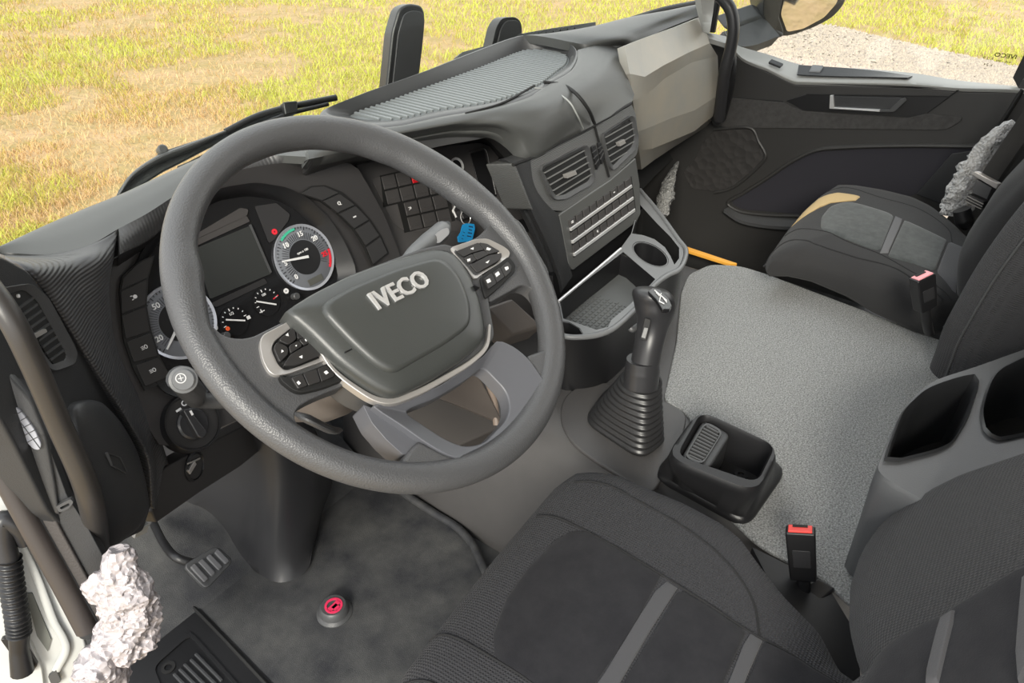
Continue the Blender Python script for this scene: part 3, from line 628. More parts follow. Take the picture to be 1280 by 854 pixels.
lsp = wq((243, 398), (262, 410), (276, 424), (295, 428), (312, 426), (340, 412), (372, 396), (395, 420), (432, 484), (400, 496), (381, 505), (369, 513), (364, 524), (372, 540), (360, 553), (318, 524), (276, 480), (247, 430))
obj('left_spoke', prism(WH, rnd(lsp, .010), -.012, .007), LEA, sw_, bev=.006, seg=3, label='broad leather spoke on the left')
rsp = wq((575, 308), (597, 297), (610, 284), (622, 262), (650, 280), (684, 340), (690, 380), (676, 392), (672, 372), (661, 361), (650, 358), (607, 382), (590, 350), (570, 330))
obj('right_spoke', prism(WH, rnd(rsp, .008), -.016, .004), LEA, sw_, bev=.006, seg=3, label='broad leather spoke on the right')
# lower double spoke: frame with a trapezoid opening
lo_o = wq((455, 512), (478, 505), (540, 490), (602, 448), (614, 428), (640, 440), (658, 457), (673, 480), (680, 492), (676, 508), (650, 548), (612, 575), (582, 582), (552, 574), (522, 556), (500, 540), (474, 523))
lo_i = wq((503, 514), (545, 498), (585, 474), (603, 458), (632, 488), (638, 506), (634, 524), (607, 552), (594, 557), (578, 558), (556, 549), (530, 532))
obj('lower_spoke', ringp(WH, rnd(lo_o, .012), rnd(lo_i, .010), -.020, .0115, 96, hi1=.000), LEAS, sw_, bev=.002, ang=30, label='smooth grey lower spoke frame')
back = wq((452, 506), (478, 516), (522, 552), (514, 565), (503, 570), (482, 551), (464, 530))
obj('spoke_back', prism(WH, rnd(back, .003), -.026, .002), LEAS, sw_, bev=.003)
obj('rim_fillet', prism(WH, rnd(wq((496, 584), (503, 573), (510, 563), (520, 554), (552, 570), (582, 578), (612, 570), (648, 543), (670, 505), (674, 488), (660, 462), (655, 448), (676, 440), (690, 450), (690, 490), (676, 525), (650, 562), (615, 585), (575, 600), (530, 603), (500, 598)), .005), -.014, .0085), LEA, sw_, bev=.005, seg=3)
hubp = wq((352, 400), (430, 350), (520, 316), (556, 308), (600, 345), (607, 382), (615, 428), (585, 455), (500, 504), (478, 506), (440, 490), (400, 452), (372, 425))
obj('hub_shell', prism(WH, rnd(hubp, .012), -.035, .010), PLL, sw_, bev=.004)
# silver trim under the pad
H1 = .016
def trim(px, w0, h0=.004, h1=.014):
    p = dense([V((*WH.uv(a, b, h1), 0)) for a, b in px], len(px) * 6); L = []; Rr = []
    for i, q in enumerate(p):
        t = (p[min(i + 1, len(p) - 1)] - p[max(i - 1, 0)]).normalized(); n = V((-t.y, t.x, 0)); s = i / (len(p) - 1); w = w0 * .8 * (.35 + .65 * math.sin(math.pi * min(1, max(0, .08 + s * .84))))
        L.append((q + n * w / 2)[:2]); Rr.append((q - n * w / 2)[:2])
    return prism(WH, [tuple(a) for a in L] + [tuple(a) for a in Rr[::-1]], h0, h1)
obj('silver_trim', trim(((398, 432), (418, 462), (450, 487), (470, 498), (488, 501), (520, 491), (560, 470), (592, 450), (609, 432), (613, 405)), .0085), SIL, sw_, bev=.0015)
pad = WH.uvs([(357, 386), (392, 364), (430, 345), (475, 328), (520, 314), (545, 308), (560, 309), (574, 316), (592, 343), (603, 372), (610, 408), (608, 424), (580, 448), (545, 470), (507, 489), (492, 491), (472, 482), (448, 466), (425, 448), (392, 415), (368, 394)], .03)
obj('airbag_cover', cush(WH, rnd(pad, .006), .004, .026, .013), PADM, sw_, ang=60)
# sculpted lower face of the cover
inn_ = WH.uvs([(398, 380), (440, 356), (500, 332), (552, 318), (574, 336), (590, 372), (592, 404), (560, 428), (500, 462), (488, 462), (470, 452), (440, 425)], .04)
obj('cover_panel', cush(WH, rnd(inn_, .014), .030, .0375, .004, steps=(1, .97, .9, .75, .5, .2, .02)), PADM, sw_, ang=80)
a = V(WH.uv(460, 381, .042)); b = V(WH.uv(536, 345, .042)); ang = math.atan2((b - a).y, (b - a).x); mid = (a + b) / 2
obj('emblem_lettering', text('IVECO', WH, (mid.x + .001, mid.y - .001), .0275, ang, .038, .0432, weight=.018, sx=1.0), CHR, sw_, bev=0, smooth=False)
obj('airbag_mark', join(barp(WH, WH.uv(431, 441, .03), WH.uv(440, 437, .03), .0012, .024, .0315), barp(WH, WH.uv(592, 357, .03), WH.uv(599, 360, .03), .0012, .024, .0315)), PLD, sw_)
# left thumb pod
def pod(name, px, h0, h1, m, r=.004, bev=.001, par=sw_): return obj(name, prism(WH, rnd(WH.uvs(px, h1), r), h0, h1), m, par, bev=bev)
fl = obj('switch_frame', ringp(WH, rnd(WH.uvs([(370, 396), (328, 418), (325, 430), (329, 450), (336, 463), (344, 469), (360, 467), (393, 455), (418, 446), (398, 420)], .013), .008), rnd(WH.uvs([(369, 405), (345, 424), (341, 434), (350, 454), (358, 461), (374, 456), (409, 442), (392, 420)], .013), .006), .0, .012, 80, hi1=.009), SIL, sw_, bev=.001, label='silver frame round the left thumb buttons')
obj('switch_well', prism(WH, rnd(WH.uvs([(369, 404), (344, 424), (341, 434), (350, 455), (358, 462), (374, 457), (411, 443), (393, 418)], .010), .005), 0, .007), BLK, sw_)
for q in ([(368, 408), (348, 425), (361, 431), (371, 424)], [(370, 406), (372, 424), (386, 420)], [(346, 427), (342, 435), (350, 453), (361, 442), (360, 433)], [(361, 432), (373, 425), (379, 432), (363, 442)], [(373, 424), (387, 420), (394, 425), (380, 432)], [(363, 443), (380, 433), (396, 426), (408, 441), (372, 456), (354, 457)]):
    pod('switch_button', q, .004, .012, BTN, .003)
def mark(pts, par=sw_, h=.0125): return obj('switch_symbol', join(*[prism(WH, WH.uvs(q, h), h - .001, h) for q in pts]), WHI, par)
mark([[(357, 419), (360, 416), (361, 420)], [(352, 437), (355, 439), (352, 441)], [(374, 446), (378, 444), (378, 448)], [(369, 432), (371, 431), (371, 433)], [(381, 424), (384, 423), (383, 427)]])
pod('phone_pod', [(349, 468), (358, 472), (380, 466), (415, 452), (429, 464), (430, 475), (404, 485), (378, 491), (367, 488), (352, 476)], -.004, .013, BLK, .006, .003)
for q in ([(364, 472), (378, 467), (385, 482), (373, 486)], [(379, 467), (396, 461), (401, 477), (386, 482)], [(397, 461), (408, 457), (419, 467), (417, 471), (402, 477)]): pod('phone_button', q, .008, .0155, BTN, .002)
mark([[(371, 478), (373, 476), (376, 479), (374, 481)], [(405, 465), (408, 463), (411, 466), (408, 468)]], h=.0162)
# right thumb pod
obj('switch_frame', ringp(WH, rnd(WH.uvs([(562, 309), (595, 298), (610, 297), (632, 308), (639, 314), (637, 321), (602, 343), (594, 350), (584, 334)], .013), .006), rnd(WH.uvs([(570, 313), (598, 302.5), (609, 304), (626, 314.5), (628, 321), (623, 327), (596, 341.5), (586, 330)], .013), .004), 0, .012, 80, hi1=.009), SIL, sw_, bev=.001, label='silver frame round the right thumb buttons')
obj('switch_well', prism(WH, rnd(WH.uvs([(569, 313), (598, 302), (609, 303.5), (627, 314), (629, 321), (624, 327), (596, 342.5), (585, 331)], .010), .004), 0, .007), BLK, sw_)
for q in ([(570, 314), (598, 303), (605, 312), (590, 316), (580, 321)], [(599, 303), (609, 304.5), (625, 314), (611, 318), (606, 312)], [(591, 317), (605, 313), (611, 318), (597, 325)], [(580, 322), (590, 317), (596, 325), (587, 330)], [(588, 331), (611, 319), (627, 316), (627, 322), (623, 326), (597, 341)]): pod('switch_button', q, .004, .012, BTN, .002)
mark([[(588, 311), (592, 309), (592, 312)], [(609, 309), (614, 311), (612, 313), (608, 312)], [(584, 324), (588, 323), (588, 326), (585, 327)], [(607, 328), (612, 325), (610, 329)]])
pod('menu_pod', [(600, 347), (636, 320), (645, 331), (644, 340), (626, 358), (607, 374), (603, 360)], -.004, .013, BLK, .005, .003)
for q in ([(605, 348), (615, 341), (621, 354), (611, 361)], [(616, 341), (625, 334), (631, 346), (622, 353)], [(626, 334), (635, 327), (640, 333), (638, 340), (632, 346)]): pod('menu_button', q, .008, .0155, BTN, .002)
mark([[(608, 350), (612, 348), (614, 352), (610, 354)], [(619, 342), (623, 339), (625, 343), (621, 346)], [(631, 334), (635, 333), (636, 336), (633, 338)]], h=.0162)
# ---------------------------------------------------------------- column, knee post, stalks
cl = thing('steering_column', 'brown grey steering column shroud below the wheel', 'steering column', (0, .2, .3))
SHR = mat('brown grey shroud plastic', (.115, .100, .090), .5, bump=(1200, .3, 'noise', .0004))
ax_ = -WN; R = []
for t, w, hh, dz in ((.045, .070, .055, 0), (.09, .078, .066, .0), (.14, .078, .070, .0), (.20, .07, .065, .01), (.26, .06, .05, .02)):
    c = HUB + ax_ * t + V((-.005, 0, dz)); R.append([c + WH.u * a + WH.v * b for a, b in radial(rnd([(-w, -hh), (w, -hh), (w, hh * .7), (-w, hh * .7)], .03), 48, (0, 0))])
v, f = grid(R, True); f += [tuple(range(48))[::-1], tuple(range(4 * 48, 5 * 48))]
obj('column_shroud', (v, f), SHR, cl, ang=50)
SP = Plane(at(560, 500, z=.52), (-.55, -.35, .5))
obj('side_flap', slab(at(468, 488, z=.58), at(590, 452, z=.56), at(632, 533, z=.47), at(548, 497, z=.50), (.012, .02, -.015)), SHR, cl, bev=.003)
obj('flap_edge', tube([at(586, 458, z=.56), at(605, 470, z=.54), at(617, 500, z=.50), at(621, 531, z=.47)], .005), mat('light brown edge', (.28, .22, .18), .4), cl)
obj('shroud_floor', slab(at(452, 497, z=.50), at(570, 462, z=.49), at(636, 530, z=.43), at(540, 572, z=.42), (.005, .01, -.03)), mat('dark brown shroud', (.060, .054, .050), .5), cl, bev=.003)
obj('column_fairing', slab(at(606, 384, z=.52), at(640, 372, z=.50), at(680, 408, z=.44), at(640, 420, z=.45), (.0, .03, -.04)), SHR, cl, bev=.006)
obj('shroud_lever', tube([at(368, 516, y=.03), at(385, 524, y=.0), at(410, 536, y=-.01), at(426, 537, y=.01)], [.004, .010, .009, .003], flat=.5), PLL, cl)
kp_ = thing('knee_post', 'dark plastic fairing of the steering column standing on the floor mat', 'column cover', at(350, 725, z=.0))
rows = [[at(236, 634, y=.54), at(300, 592, y=.42), at(345, 575, y=.34), at(385, 585, y=.33), at(408, 600, y=.37), at(420, 605, y=.52)],
        [at(232, 634, y=.56), at(300, 640, y=.43), at(345, 648, y=.34), at(385, 650, y=.325), at(401, 640, y=.36), at(404, 625, y=.50)],
        [at(228, 634, z=.01), at(282, 684, z=.005), at(328, 722, z=.003), at(352, 731, z=.003), at(384, 712, z=.01), at(390, 690, z=.02)]]
top_ = [[p + V((0, .02 + .008 * i, .20)) for i, p in enumerate(rows[0])]]
obj('post_shell', thick(sheet(top_ + rows, 30, 8), (.0, .02, 0)), PSM, kp_, ang=80)
ws = thing('washer_stalk', 'pale grey stalk end with a washer mark left of the wheel', 'stalk', at(240, 490, y=.2))
WP = Plane(at(229, 475, y=.20), tuple((at(229, 475, y=.2) * 0 + (-ray(222, 468)) + V((-.1, -.1, .1))).normalized()))
e0 = at(229, 475, y=.20); e1_ = at(248, 500, y=.24)
obj('stalk_arm', tube([e0 + V((0, .008, 0)), e0.lerp(e1_, .6), e1_, at(300, 500, y=.22), HUB + ax_ * .13 + V((-.06, 0, 0))], [.0155, .015, .011, .010, .012]), PLL, ws)
LG = mat('light grey stalk plastic', (.17, .175, .18), .45)
obj('stalk_cap', lathe(WP, WP.uv(229, 475), [(.016, -.018), (.0165, -.004), (.0158, 0), (.0125, .001), (.0125, .004), (.0115, .005)]), LG, ws)
k = WP.uv(226, 473, .005); obj('washer_mark', join(ringp(WP, circle(k, .006), circle(k, .0048), .004, .0058, 20), barp(WP, (k[0] - .003, k[1]), (k[0] + .003, k[1]), .001, .004, .0058), barp(WP, (k[0], k[1] - .003), (k[0], k[1] + .004), .001, .004, .0058)), WHI, ws)
rs = thing('retarder_stalk', 'grey paddle stalk tip right of the wheel hub below the switches', 'stalk', at(545, 295, y=.2))
obj('stalk_body', tube([HUB + ax_ * .12 + V((.07, 0, .02)), at(512, 322, y=.16), at(535, 303, y=.19), at(552, 289, y=.2), at(560, 280, y=.205)], [.012, .013, .020, .0205, .006], flat=.75, n=40), LG, rs)
RP = Plane(at(547, 296, y=.175), tuple(-ray(547, 296)))
obj('stalk_inset', prism(RP, rnd(RP.uvs([(538, 300), (548, 288), (561, 283), (563, 292), (548, 306)]), .008), -.010, .001), mat('stalk inset grey', (.12, .125, .135), .4), rs, bev=.001)
# ================================================================ instrument cluster
CL = Plane((.145, .345, .589), (0, -.90, .4359))
ic = thing('instrument_cluster', 'instrument panel with round gauges and a dark central display behind the wheel', 'instrument panel', CL.p)
def cq(*a, h=0): return CL.uvs(a, h)
bz_o = cq((232, 240), (290, 214), (340, 205), (400, 200), (444, 205), (458, 228), (480, 268), (500, 318), (506, 350), (470, 390), (400, 460), (330, 510), (268, 538), (222, 556), (200, 560), (180, 524), (161, 479), (146, 439), (136, 397), (134, 357), (141, 322), (170, 312), (205, 275))
ln = cq((190, 322), (205, 300), (240, 268), (280, 248), (316, 242), (351, 247), (376, 259), (398, 280), (415, 305), (428, 333), (430, 350), (404, 380), (350, 420), (300, 455), (250, 480), (225, 478), (212, 470), (198, 444), (188, 413), (182, 382), (183, 348))
hood_i = rnd(ln, .01)
obj('cluster_surround', ringp(CL, rnd(bz_o, .01), rnd(scl(ln, 1.10), .01), -.03, .0, 110, hi1=-.006), BEZ, ic, ang=35)
obj('cluster_cowl', ringp(CL, rnd(scl(ln, 1.13), .01), rnd(ln, .01), -.020, .002, 110, hi1=-.016), PLD, ic, ang=50)
obj('lens_backing', prism(CL, rnd(scl(ln, 1.06), .01), -.024, -.017), GLB, ic)
LZ = -.016; CLg = CL.off(LZ)
def gq(*a, h=0): return CLg.uvs(a, h)
def gp_(a, b, h=0): return CLg.uv(a, b, h)
obj('display_screen', prism(CLg, rnd(gq((243, 311), (313, 282), (339, 342), (262, 374)), .003), 0, .0012), SCR, ic)
obj('display_rib', barp(CLg, gp_(312, 281), gp_(338, 341), .0035, 0, .002), PLL, ic)
obj('display_band', join(prism(CLg, rnd(gq((244, 300), (308, 270), (312, 277), (242, 309)), .002), 0, .001), prism(CLg, rnd(gq((246, 292), (300, 260), (310, 262), (308, 270), (245, 299)), .003), 0, .0015)), mat('grey display band', (.05, .046, .045), .4), ic)
obj('display_wing', prism(CLg, rnd(gq((318, 258), (345, 254), (362, 268), (360, 276), (342, 300), (336, 304)), .003), 0, .001), mat('dark lens wing', (.028, .027, .028), .35), ic)
obj('display_wing', prism(CLg, rnd(gq((262, 380), (330, 348), (334, 354), (270, 384)), .002), 0, .001), MATS['dark lens wing'], ic)
def gauge(c, nm, a0, a1, labels, needle_a, red=None, green=None, rot=0):
    r = .052; g = obj('gauge', lathe(CLg, c, [(.050, -.002), (.050, .002), (.0485, .003)], 48), DIAL, ic, label=nm)
    obj('gauge_ring', ringp(CLg, circle(c, .0525, 64), circle(c, .0485, 64), .0, .0045, 64, hi1=.003), mat('pale chrome ring', (.52, .54, .60), .3, metal=.5) if 'pale chrome ring' not in MATS else MATS['pale chrome ring'], g)
    obj('gauge_centre', lathe(CLg, c, [(.0275, .003), (.0275, .0036)], 40), PLD, g)
    T = []; 
    for i in range(41):
        a = math.radians(a0 + (a1 - a0) * i / 40) + rot; big = i % 4 == 0; r0 = .0485; r1 = .043 if big else .0455
        T.append(barp(CLg, (c[0] + r0 * math.cos(a), c[1] + r0 * math.sin(a)), (c[0] + r1 * math.cos(a), c[1] + r1 * math.sin(a)), .0009, .003, .0038))
    obj('scale_ticks', join(*T), PLD, g)
    S = []
    for i in range(44):
        a = math.radians(a0 + (a1 - a0) * (i + .5) / 44) + rot
        S.append(barp(CLg, (c[0] + .029 * math.cos(a), c[1] + .029 * math.sin(a)), (c[0] + .040 * math.cos(a), c[1] + .040 * math.sin(a)), .0007, .003, .0036))
    obj('scale_rays', join(*S), PSM, g)
    for t, a, m in labels:
        a = math.radians(a) + rot; obj('numeral', text(t, CLg, (c[0] + .0365 * math.cos(a), c[1] + .0365 * math.sin(a)), .0108, rot, .003, .0045, weight=.02), m, g, smooth=False)
    for arc, m in ((red, RED), (green, GRN)):
        if arc:
            q = [(c[0] + .048 * math.cos(math.radians(a)), c[1] + .048 * math.sin(math.radians(a))) for a in [arc[0] + (arc[1] - arc[0]) * k / 10 for k in range(11)]]
            q2 = [(c[0] + .0445 * math.cos(math.radians(a)), c[1] + .0445 * math.sin(math.radians(a))) for a in [arc[1] + (arc[0] - arc[1]) * k / 10 for k in range(11)]]
            obj('scale_arc', prism(CLg, q + q2, .003, .0042), m, g)
    a = math.radians(needle_a); d = V((math.cos(a), math.sin(a)))
    obj('needle', prism(CLg, [(c[0] + d.x * .043 - d.y * .0012, c[1] + d.y * .043 + d.x * .0012), (c[0] + d.x * .043 + d.y * .0012, c[1] + d.y * .043 - d.x * .0012), (c[0] - d.x * .004 + d.y * .0022, c[1] - d.y * .004 - d.x * .0022), (c[0] - d.x * .004 - d.y * .0022, c[1] - d.y * .004 + d.x * .0022)], .006, .0075), WHI, g)
    return g
tc_ = gp_(380, 322)
na = V(gp_(350, 328)) - V(gp_(386, 321))
def dirang(c, px):
    q = V(gp_(*px)) - V(c); return math.degrees(math.atan2(q.y, q.x))
tr = math.atan2((V(gp_(400, 312)) - V(gp_(360, 330))).y, (V(gp_(400, 312)) - V(gp_(360, 330))).x) * 0
lt = [('0', dirang(tc_, (367, 351)), WHI), ('5', dirang(tc_, (352, 331)), WHI), ('10', dirang(tc_, (355, 307)), WHI), ('15', dirang(tc_, (373, 291)), WHI), ('20', dirang(tc_, (392, 298)), WHI), ('25', dirang(tc_, (404, 318)), RED)]
g = gauge(tc_, 'round gauge with a 0 to 25 scale', 215, -35, lt, math.degrees(math.atan2(na.y, na.x)), red=(dirang(tc_, (410, 311)), dirang(tc_, (411, 334))), green=(dirang(tc_, (350, 301)), dirang(tc_, (366, 286))))
obj('dial_caption', text('rpm x 100', CLg, (tc_[0], tc_[1] + .010), .0052, 0, .0035, .0044), WHI, g, smooth=False)
obj('counter_window', prism(CLg, [(tc_[0] - .014, tc_[1] - .044), (tc_[0] + .014, tc_[1] - .044), (tc_[0] + .014, tc_[1] - .034), (tc_[0] - .014, tc_[1] - .034)], .003, .0042), mat('lcd grey', (.09, .09, .08), .4), g)
scn = gp_(223, 402); na2 = V(gp_(200, 441)) - V(gp_(216, 408))
def sd_(px): return dirang(scn, px)
g = gauge(scn, 'round gauge half hidden behind the wheel rim', 215, -35, [('50', sd_((187, 379)), WHI), ('60', sd_((204, 364)), WHI), ('20', sd_((196, 425)), WHI)], math.degrees(math.atan2(na2.y, na2.x)))
def mini(cx, cy, n0, n1, nm):
    c = gp_(cx, cy); g = obj('small_gauge', lathe(CLg, c, [(.022, .0), (.022, .0012)], 32), GLB, ic, label=nm); T = []
    for i in range(9):
        a = math.radians(185 - 185 * i / 8); T.append(barp(CLg, (c[0] + .0195 * math.cos(a), c[1] + .0195 * math.sin(a)), (c[0] + (.0155 if i % 4 == 0 else .0175) * math.cos(a), c[1] + (.0155 if i % 4 == 0 else .0175) * math.sin(a)), .0012, .0012, .002))
    obj('scale_ticks', join(*T), WHI, g); obj('needle', barp(CLg, gp_(*n0), gp_(*n1), .0022, .003, .004), WHI, g)
    return g, c
g, c = mini(293, 401, (281, 400), (305, 401), 'small fuel gauge'); obj('fuel_symbol', prism(CLg, rnd(gq((307, 396), (311, 394), (313, 398), (309, 400)), .0005), .001, .002), WHI, g)
obj('gauge_caption', text('1/2', CLg, (c[0], c[1] + .011), .006, 0, .001, .002), WHI, g, smooth=False)
g, c = mini(333, 377, (319, 377), (344, 381), 'small temperature gauge'); obj('temperature_symbol', join(barp(CLg, gp_(325, 387), gp_(327, 391), .0012, .001, .002), barp(CLg, gp_(324, 391), gp_(330, 388), .0012, .001, .002)), WHI, g)
obj('gauge_caption', text('120', CLg, (c[0], c[1] + .011), .005, 0, .001, .002), WHI, g, smooth=False); obj('scale_arc', barp(CLg, gp_(341, 374), gp_(347, 369), .0015, .0012, .002), RED, g)
def ringm(nm, px, r, m, r2=.6): return obj(nm, ringp(CLg, circle(gp_(*px), r, 20), circle(gp_(*px), r * r2, 20), .001, .0022, 20), m, ic)
ringm('warning_lamp', (342.5, 290), .0045, RED, .3); ringm('warning_lamp', (284, 411), .0032, ORA, .2); ringm('warning_lamp', (268, 410), .0042, WHI); ringm('warning_lamp', (357, 364), .0042, WHI, .3)
for q in ((280, 420), (367, 371)): obj('reset_pin', lathe(CLg, gp_(*q), [(.0055, 0), (.0055, .010), (.0045, .011)], 20), PLL, ic)
# switch keys round the gauges
def keys(pl, quads, par, h=.003, m=BTN, nm='switch_key', r=.0015):
    o = []
    for q in quads: o.append(obj(nm, prism(pl, rnd(pl.uvs(q, h), r), -.006, h), m, par, bev=.0008))
    return o
obj('key_recess', join(prism(CL, rnd(cq((149, 364), (152, 346), (172, 328), (193, 319), (185, 348), (183, 382), (189, 414), (199, 445), (214, 473), (181, 489), (166, 460), (154, 425)), .002), -.004, .0012)), BLK, ic)
KL = keys(CL, [[(151.5, 362), (154.5, 347), (172, 330), (191, 321.5), (184, 347)], [(151.5, 364.5), (183, 349.5), (181.5, 381), (152.5, 392)], [(152.5, 395), (181.5, 384), (187, 414), (157.5, 423.5)], [(158.5, 427.5), (188.5, 416.5), (197, 445), (167.5, 453)], [(170, 457), (198, 447.5), (213, 470), (182, 483)]], ic)
obj('key_recess', prism(CL, rnd(cq((374, 243), (389, 232.5), (406, 231.5), (427, 240), (446, 256), (463, 275), (476, 295), (486, 317), (466, 333), (455, 308), (442, 287), (421, 266), (401, 251.5)), .002), -.004, .0012), BLK, ic)
KR = keys(CL, [[(377, 242), (390, 234), (405, 233), (423, 241), (403, 250.5)], [(425, 242.5), (443.5, 256), (422, 266), (404.5, 251.5)], [(445, 257.5), (461, 274.5), (443, 285.5), (424.5, 267.5)], [(462, 276.5), (474.5, 294.5), (457.5, 307), (444.5, 287)], [(475.5, 296.5), (484.5, 316), (467, 330), (458.5, 309)]], ic)
def sym(pl, c, s, kind, par, m=WHI, h=.0036):
    x, y = c; L = []
    if kind == 'fog':
        L = [ringp(pl, circle((x + s * .3, y), s * .42, 16, s * .55), circle((x + s * .3, y), s * .26, 16, s * .38), h - .001, h, 16)] + [barp(pl, (x - s * .9, y + k * s * .35), (x - s * .2, y + k * s * .35), s * .16, h - .001, h) for k in (-1, 0, 1)]
    elif kind == 'lamp': L = [ringp(pl, circle((x, y), s * .6, 16), circle((x, y), s * .35, 16), h - .001, h, 16), barp(pl, (x + s * .2, y - s * .6), (x + s * .8, y - s * .6), s * .2, h - .001, h)]
    elif kind == 'bar': L = [barp(pl, (x - s * .6, y), (x + s * .6, y), s * .45, h - .001, h)]
    elif kind == 'spray': L = [prism(pl, circle((x + s * .1, y), s * .5, 14), h - .001, h)] + [barp(pl, (x - s * .4, y + k * s * .4), (x - s * .9, y + k * s * .5), s * .22, h - .001, h) for k in (-1, 1)]
    elif kind == 'dots': L = [prism(pl, circle((x + k * s * .5, y), s * .3, 10), h - .001, h) for k in (-1, 0, 1)]
    return obj('key_symbol', join(*L), m, par)
for k, px, kd in ((KL[1], (168.5, 371), 'spray'), (KL[3], (181, 434), 'fog'), (KL[4], (191.5, 463), 'fog'), (KR[1], (424, 254), 'lamp'), (KR[2], (443.5, 271), 'bar')): sym(CL, CL.uv(*px, .0036), .0052, kd, k)
# light dial and height dial
DP = Plane(CL.at(240, 528, .003), (.10, -.84, .53)); dc = DP.uv(240, 528)
ld = thing('light_switch', 'round black rotary light switch with white marks left of the wheel', 'switch', DP.w(*dc, 0))
def dl(*a): return DP.uv(*a)
obj('dial_ring', lathe(DP, dc, [(.0405, -.02), (.0405, .002), (.039, .005), (.0365, .005), (.036, .001)], 48), PLD, ld)
obj('dial_face', lathe(DP, dc, [(.036, .0), (.036, .0025)], 48), BTN, ld)
obj('dial_knob', lathe(DP, DP.uv(241, 530, .004), [(.022, .0025), (.0215, .006), (.019, .008)], 40), PSM, ld)
obj('knob_grip', prism(DP, rnd([DP.uv(227, 513, .015), DP.uv(234, 510, .015), DP.uv(259, 541, .015), DP.uv(253, 549, .015), DP.uv(246, 547, .015)], .005), .004, .019), PSM, ld, bev=.004, seg=3)
obj('grip_mark', barp(DP, DP.uv(238, 513.5, .0195), DP.uv(241, 519, .0195), .003, .018, .0196), WHI, ld)
sym(DP, DP.uv(222, 513), .0065, 'bar', ld); ringv = obj('dial_symbol', ringp(DP, circle(DP.uv(229, 504.5), .004, 16), circle(DP.uv(229, 504.5), .0025, 16), .0024, .0034, 16), WHI, ld)
sym(DP, DP.uv(241, 501), .006, 'dots', ld); sym(DP, DP.uv(252, 504), .006, 'lamp', ld)
# ================================================================ dashboard
db = thing('dashboard', 'long grey moulded dashboard with a ribbed tray under the windscreen', 'dashboard', (.6, .35, .3))
ZW = .735
# left top: windscreen edge -> lip over the cluster
def row(z, *p): return [at(a, b, z=z) for a, b in p]
W0 = row(.730, (-30, 322), (2, 307), (60, 280), (110, 259), (150, 243), (200, 220), (250, 197), (300, 176), (350, 158), (398, 143))
E0 = row(.725, (-30, 334), (4, 318), (62, 318), (112, 306), (148, 286), (182, 268), (226, 240), (290, 206), (335, 195), (384, 196))
def shift(R, d): return [p + V(d) for p in R]
obj('dash_top', thick(sheet([shift(W0, (0, .03, -.02)), W0, [a.lerp(b, .5) + V((0, 0, .004)) for a, b in zip(W0, E0)], E0], 60, 6), (0, 0, -.012)), TOPM, db, ang=60)
lipb = [at(-30, 345, y=E0[0].y - .01), at(4, 330, y=.29), at(75, 330, y=.30), at(120, 322, y=.30), at(150, 318, y=.33), at(186, 300, y=.37), at(226, 268, y=.40), at(290, 228, y=.42), at(330, 219, y=.42), at(376, 217, y=.415)]
E4, l4 = E0[4:], lipb[4:]
obj('hood_lip', thick(sheet([E4, [a.lerp(b, .5) + V((0, -.003, .002)) for a, b in zip(E4, l4)], l4], 60, 5), (0, .01, -.008)), RIBX, db, ang=60)
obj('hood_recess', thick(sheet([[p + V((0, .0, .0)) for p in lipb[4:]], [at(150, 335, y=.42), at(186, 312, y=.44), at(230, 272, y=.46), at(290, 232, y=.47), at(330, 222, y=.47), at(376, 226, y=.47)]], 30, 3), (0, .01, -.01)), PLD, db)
# left trim face
S = [E0[1], at(35, 336, y=.262), at(60, 368, y=.262), at(95, 422, y=.262), at(131, 480, y=.262), at(160, 527, y=.262), at(185, 575, y=.26), at(190, 634, y=.255)]
M1 = [E0[2], at(92, 330, y=.30), at(100, 358, y=.292), at(118, 408, y=.29), at(142, 465, y=.288), at(170, 522, y=.285), at(193, 574, y=.28), at(196, 634, y=.270)]
M2 = [E0[3], at(124, 322, y=.312), at(124, 355, y=.305), at(128, 398, y=.303), at(140, 445, y=.301), at(168, 498, y=.30), at(197, 552, y=.295), at(205, 584, y=.285)]
EE = [E0[4], at(142, 322, y=.335), at(137, 357, y=.33), at(139, 397, y=.328), at(148, 440, y=.325), at(172, 492, y=.32), at(201, 550, y=.31), at(211, 580, y=.295)]
obj('left_trim', thick(sheet([list(r) for r in (shift(S, (-.004, .02, 0)), S, M1, M2, EE, shift(EE, (.004, .03, -.002)))], 50, 6), (0, .02, -.01)), RIB, db, ang=70, label='fine ribbed trim left of the gauges')
# left end panel with the side vent
EP = plane3(at(2, 330, y=.235), at(90, 470, y=.245), at(20, 540, y=.17))
ep = EP.uvs([(-40, 318), (2, 319), (35, 337), (60, 368), (95, 422), (131, 480), (160, 527), (185, 575), (190, 632), (180, 664), (140, 684), (118, 700), (60, 640), (20, 560), (-30, 470)])
obj('end_panel', prism(EP, rnd(ep, .006), -.03, 0), PL, db, bev=.004)
bulge = EP.uvs([(80, 505), (112, 498), (135, 520), (160, 560), (172, 600), (178, 640), (165, 662), (128, 690), (110, 660), (90, 590)])
obj('knee_bulge', cush(EP, rnd(bulge, .02), -.01, .010, .012), PL, db, ang=70)
obj('embossed_mark', join(*[barp(EP, EP.uv(*a, .022), EP.uv(*b, .022), .0012, .019, .0232) for a, b in (((134, 566), (150, 572)), ((150, 572), (158, 590)), ((134, 566), (140, 582)), ((140, 582), (157, 592)))]), PLL, db)
sv = obj('side_vent', ringp(EP, rnd(EP.uvs([(2, 360), (38, 354), (60, 372), (97, 440), (94, 455), (70, 464), (62, 462)], .004), .006), rnd(EP.uvs([(8, 368), (33, 362), (50, 377), (86, 444), (84, 450), (68, 456), (60, 445)], .004), .004), -.02, .005, 72, hi1=.002), PLL, db, bev=.0006)
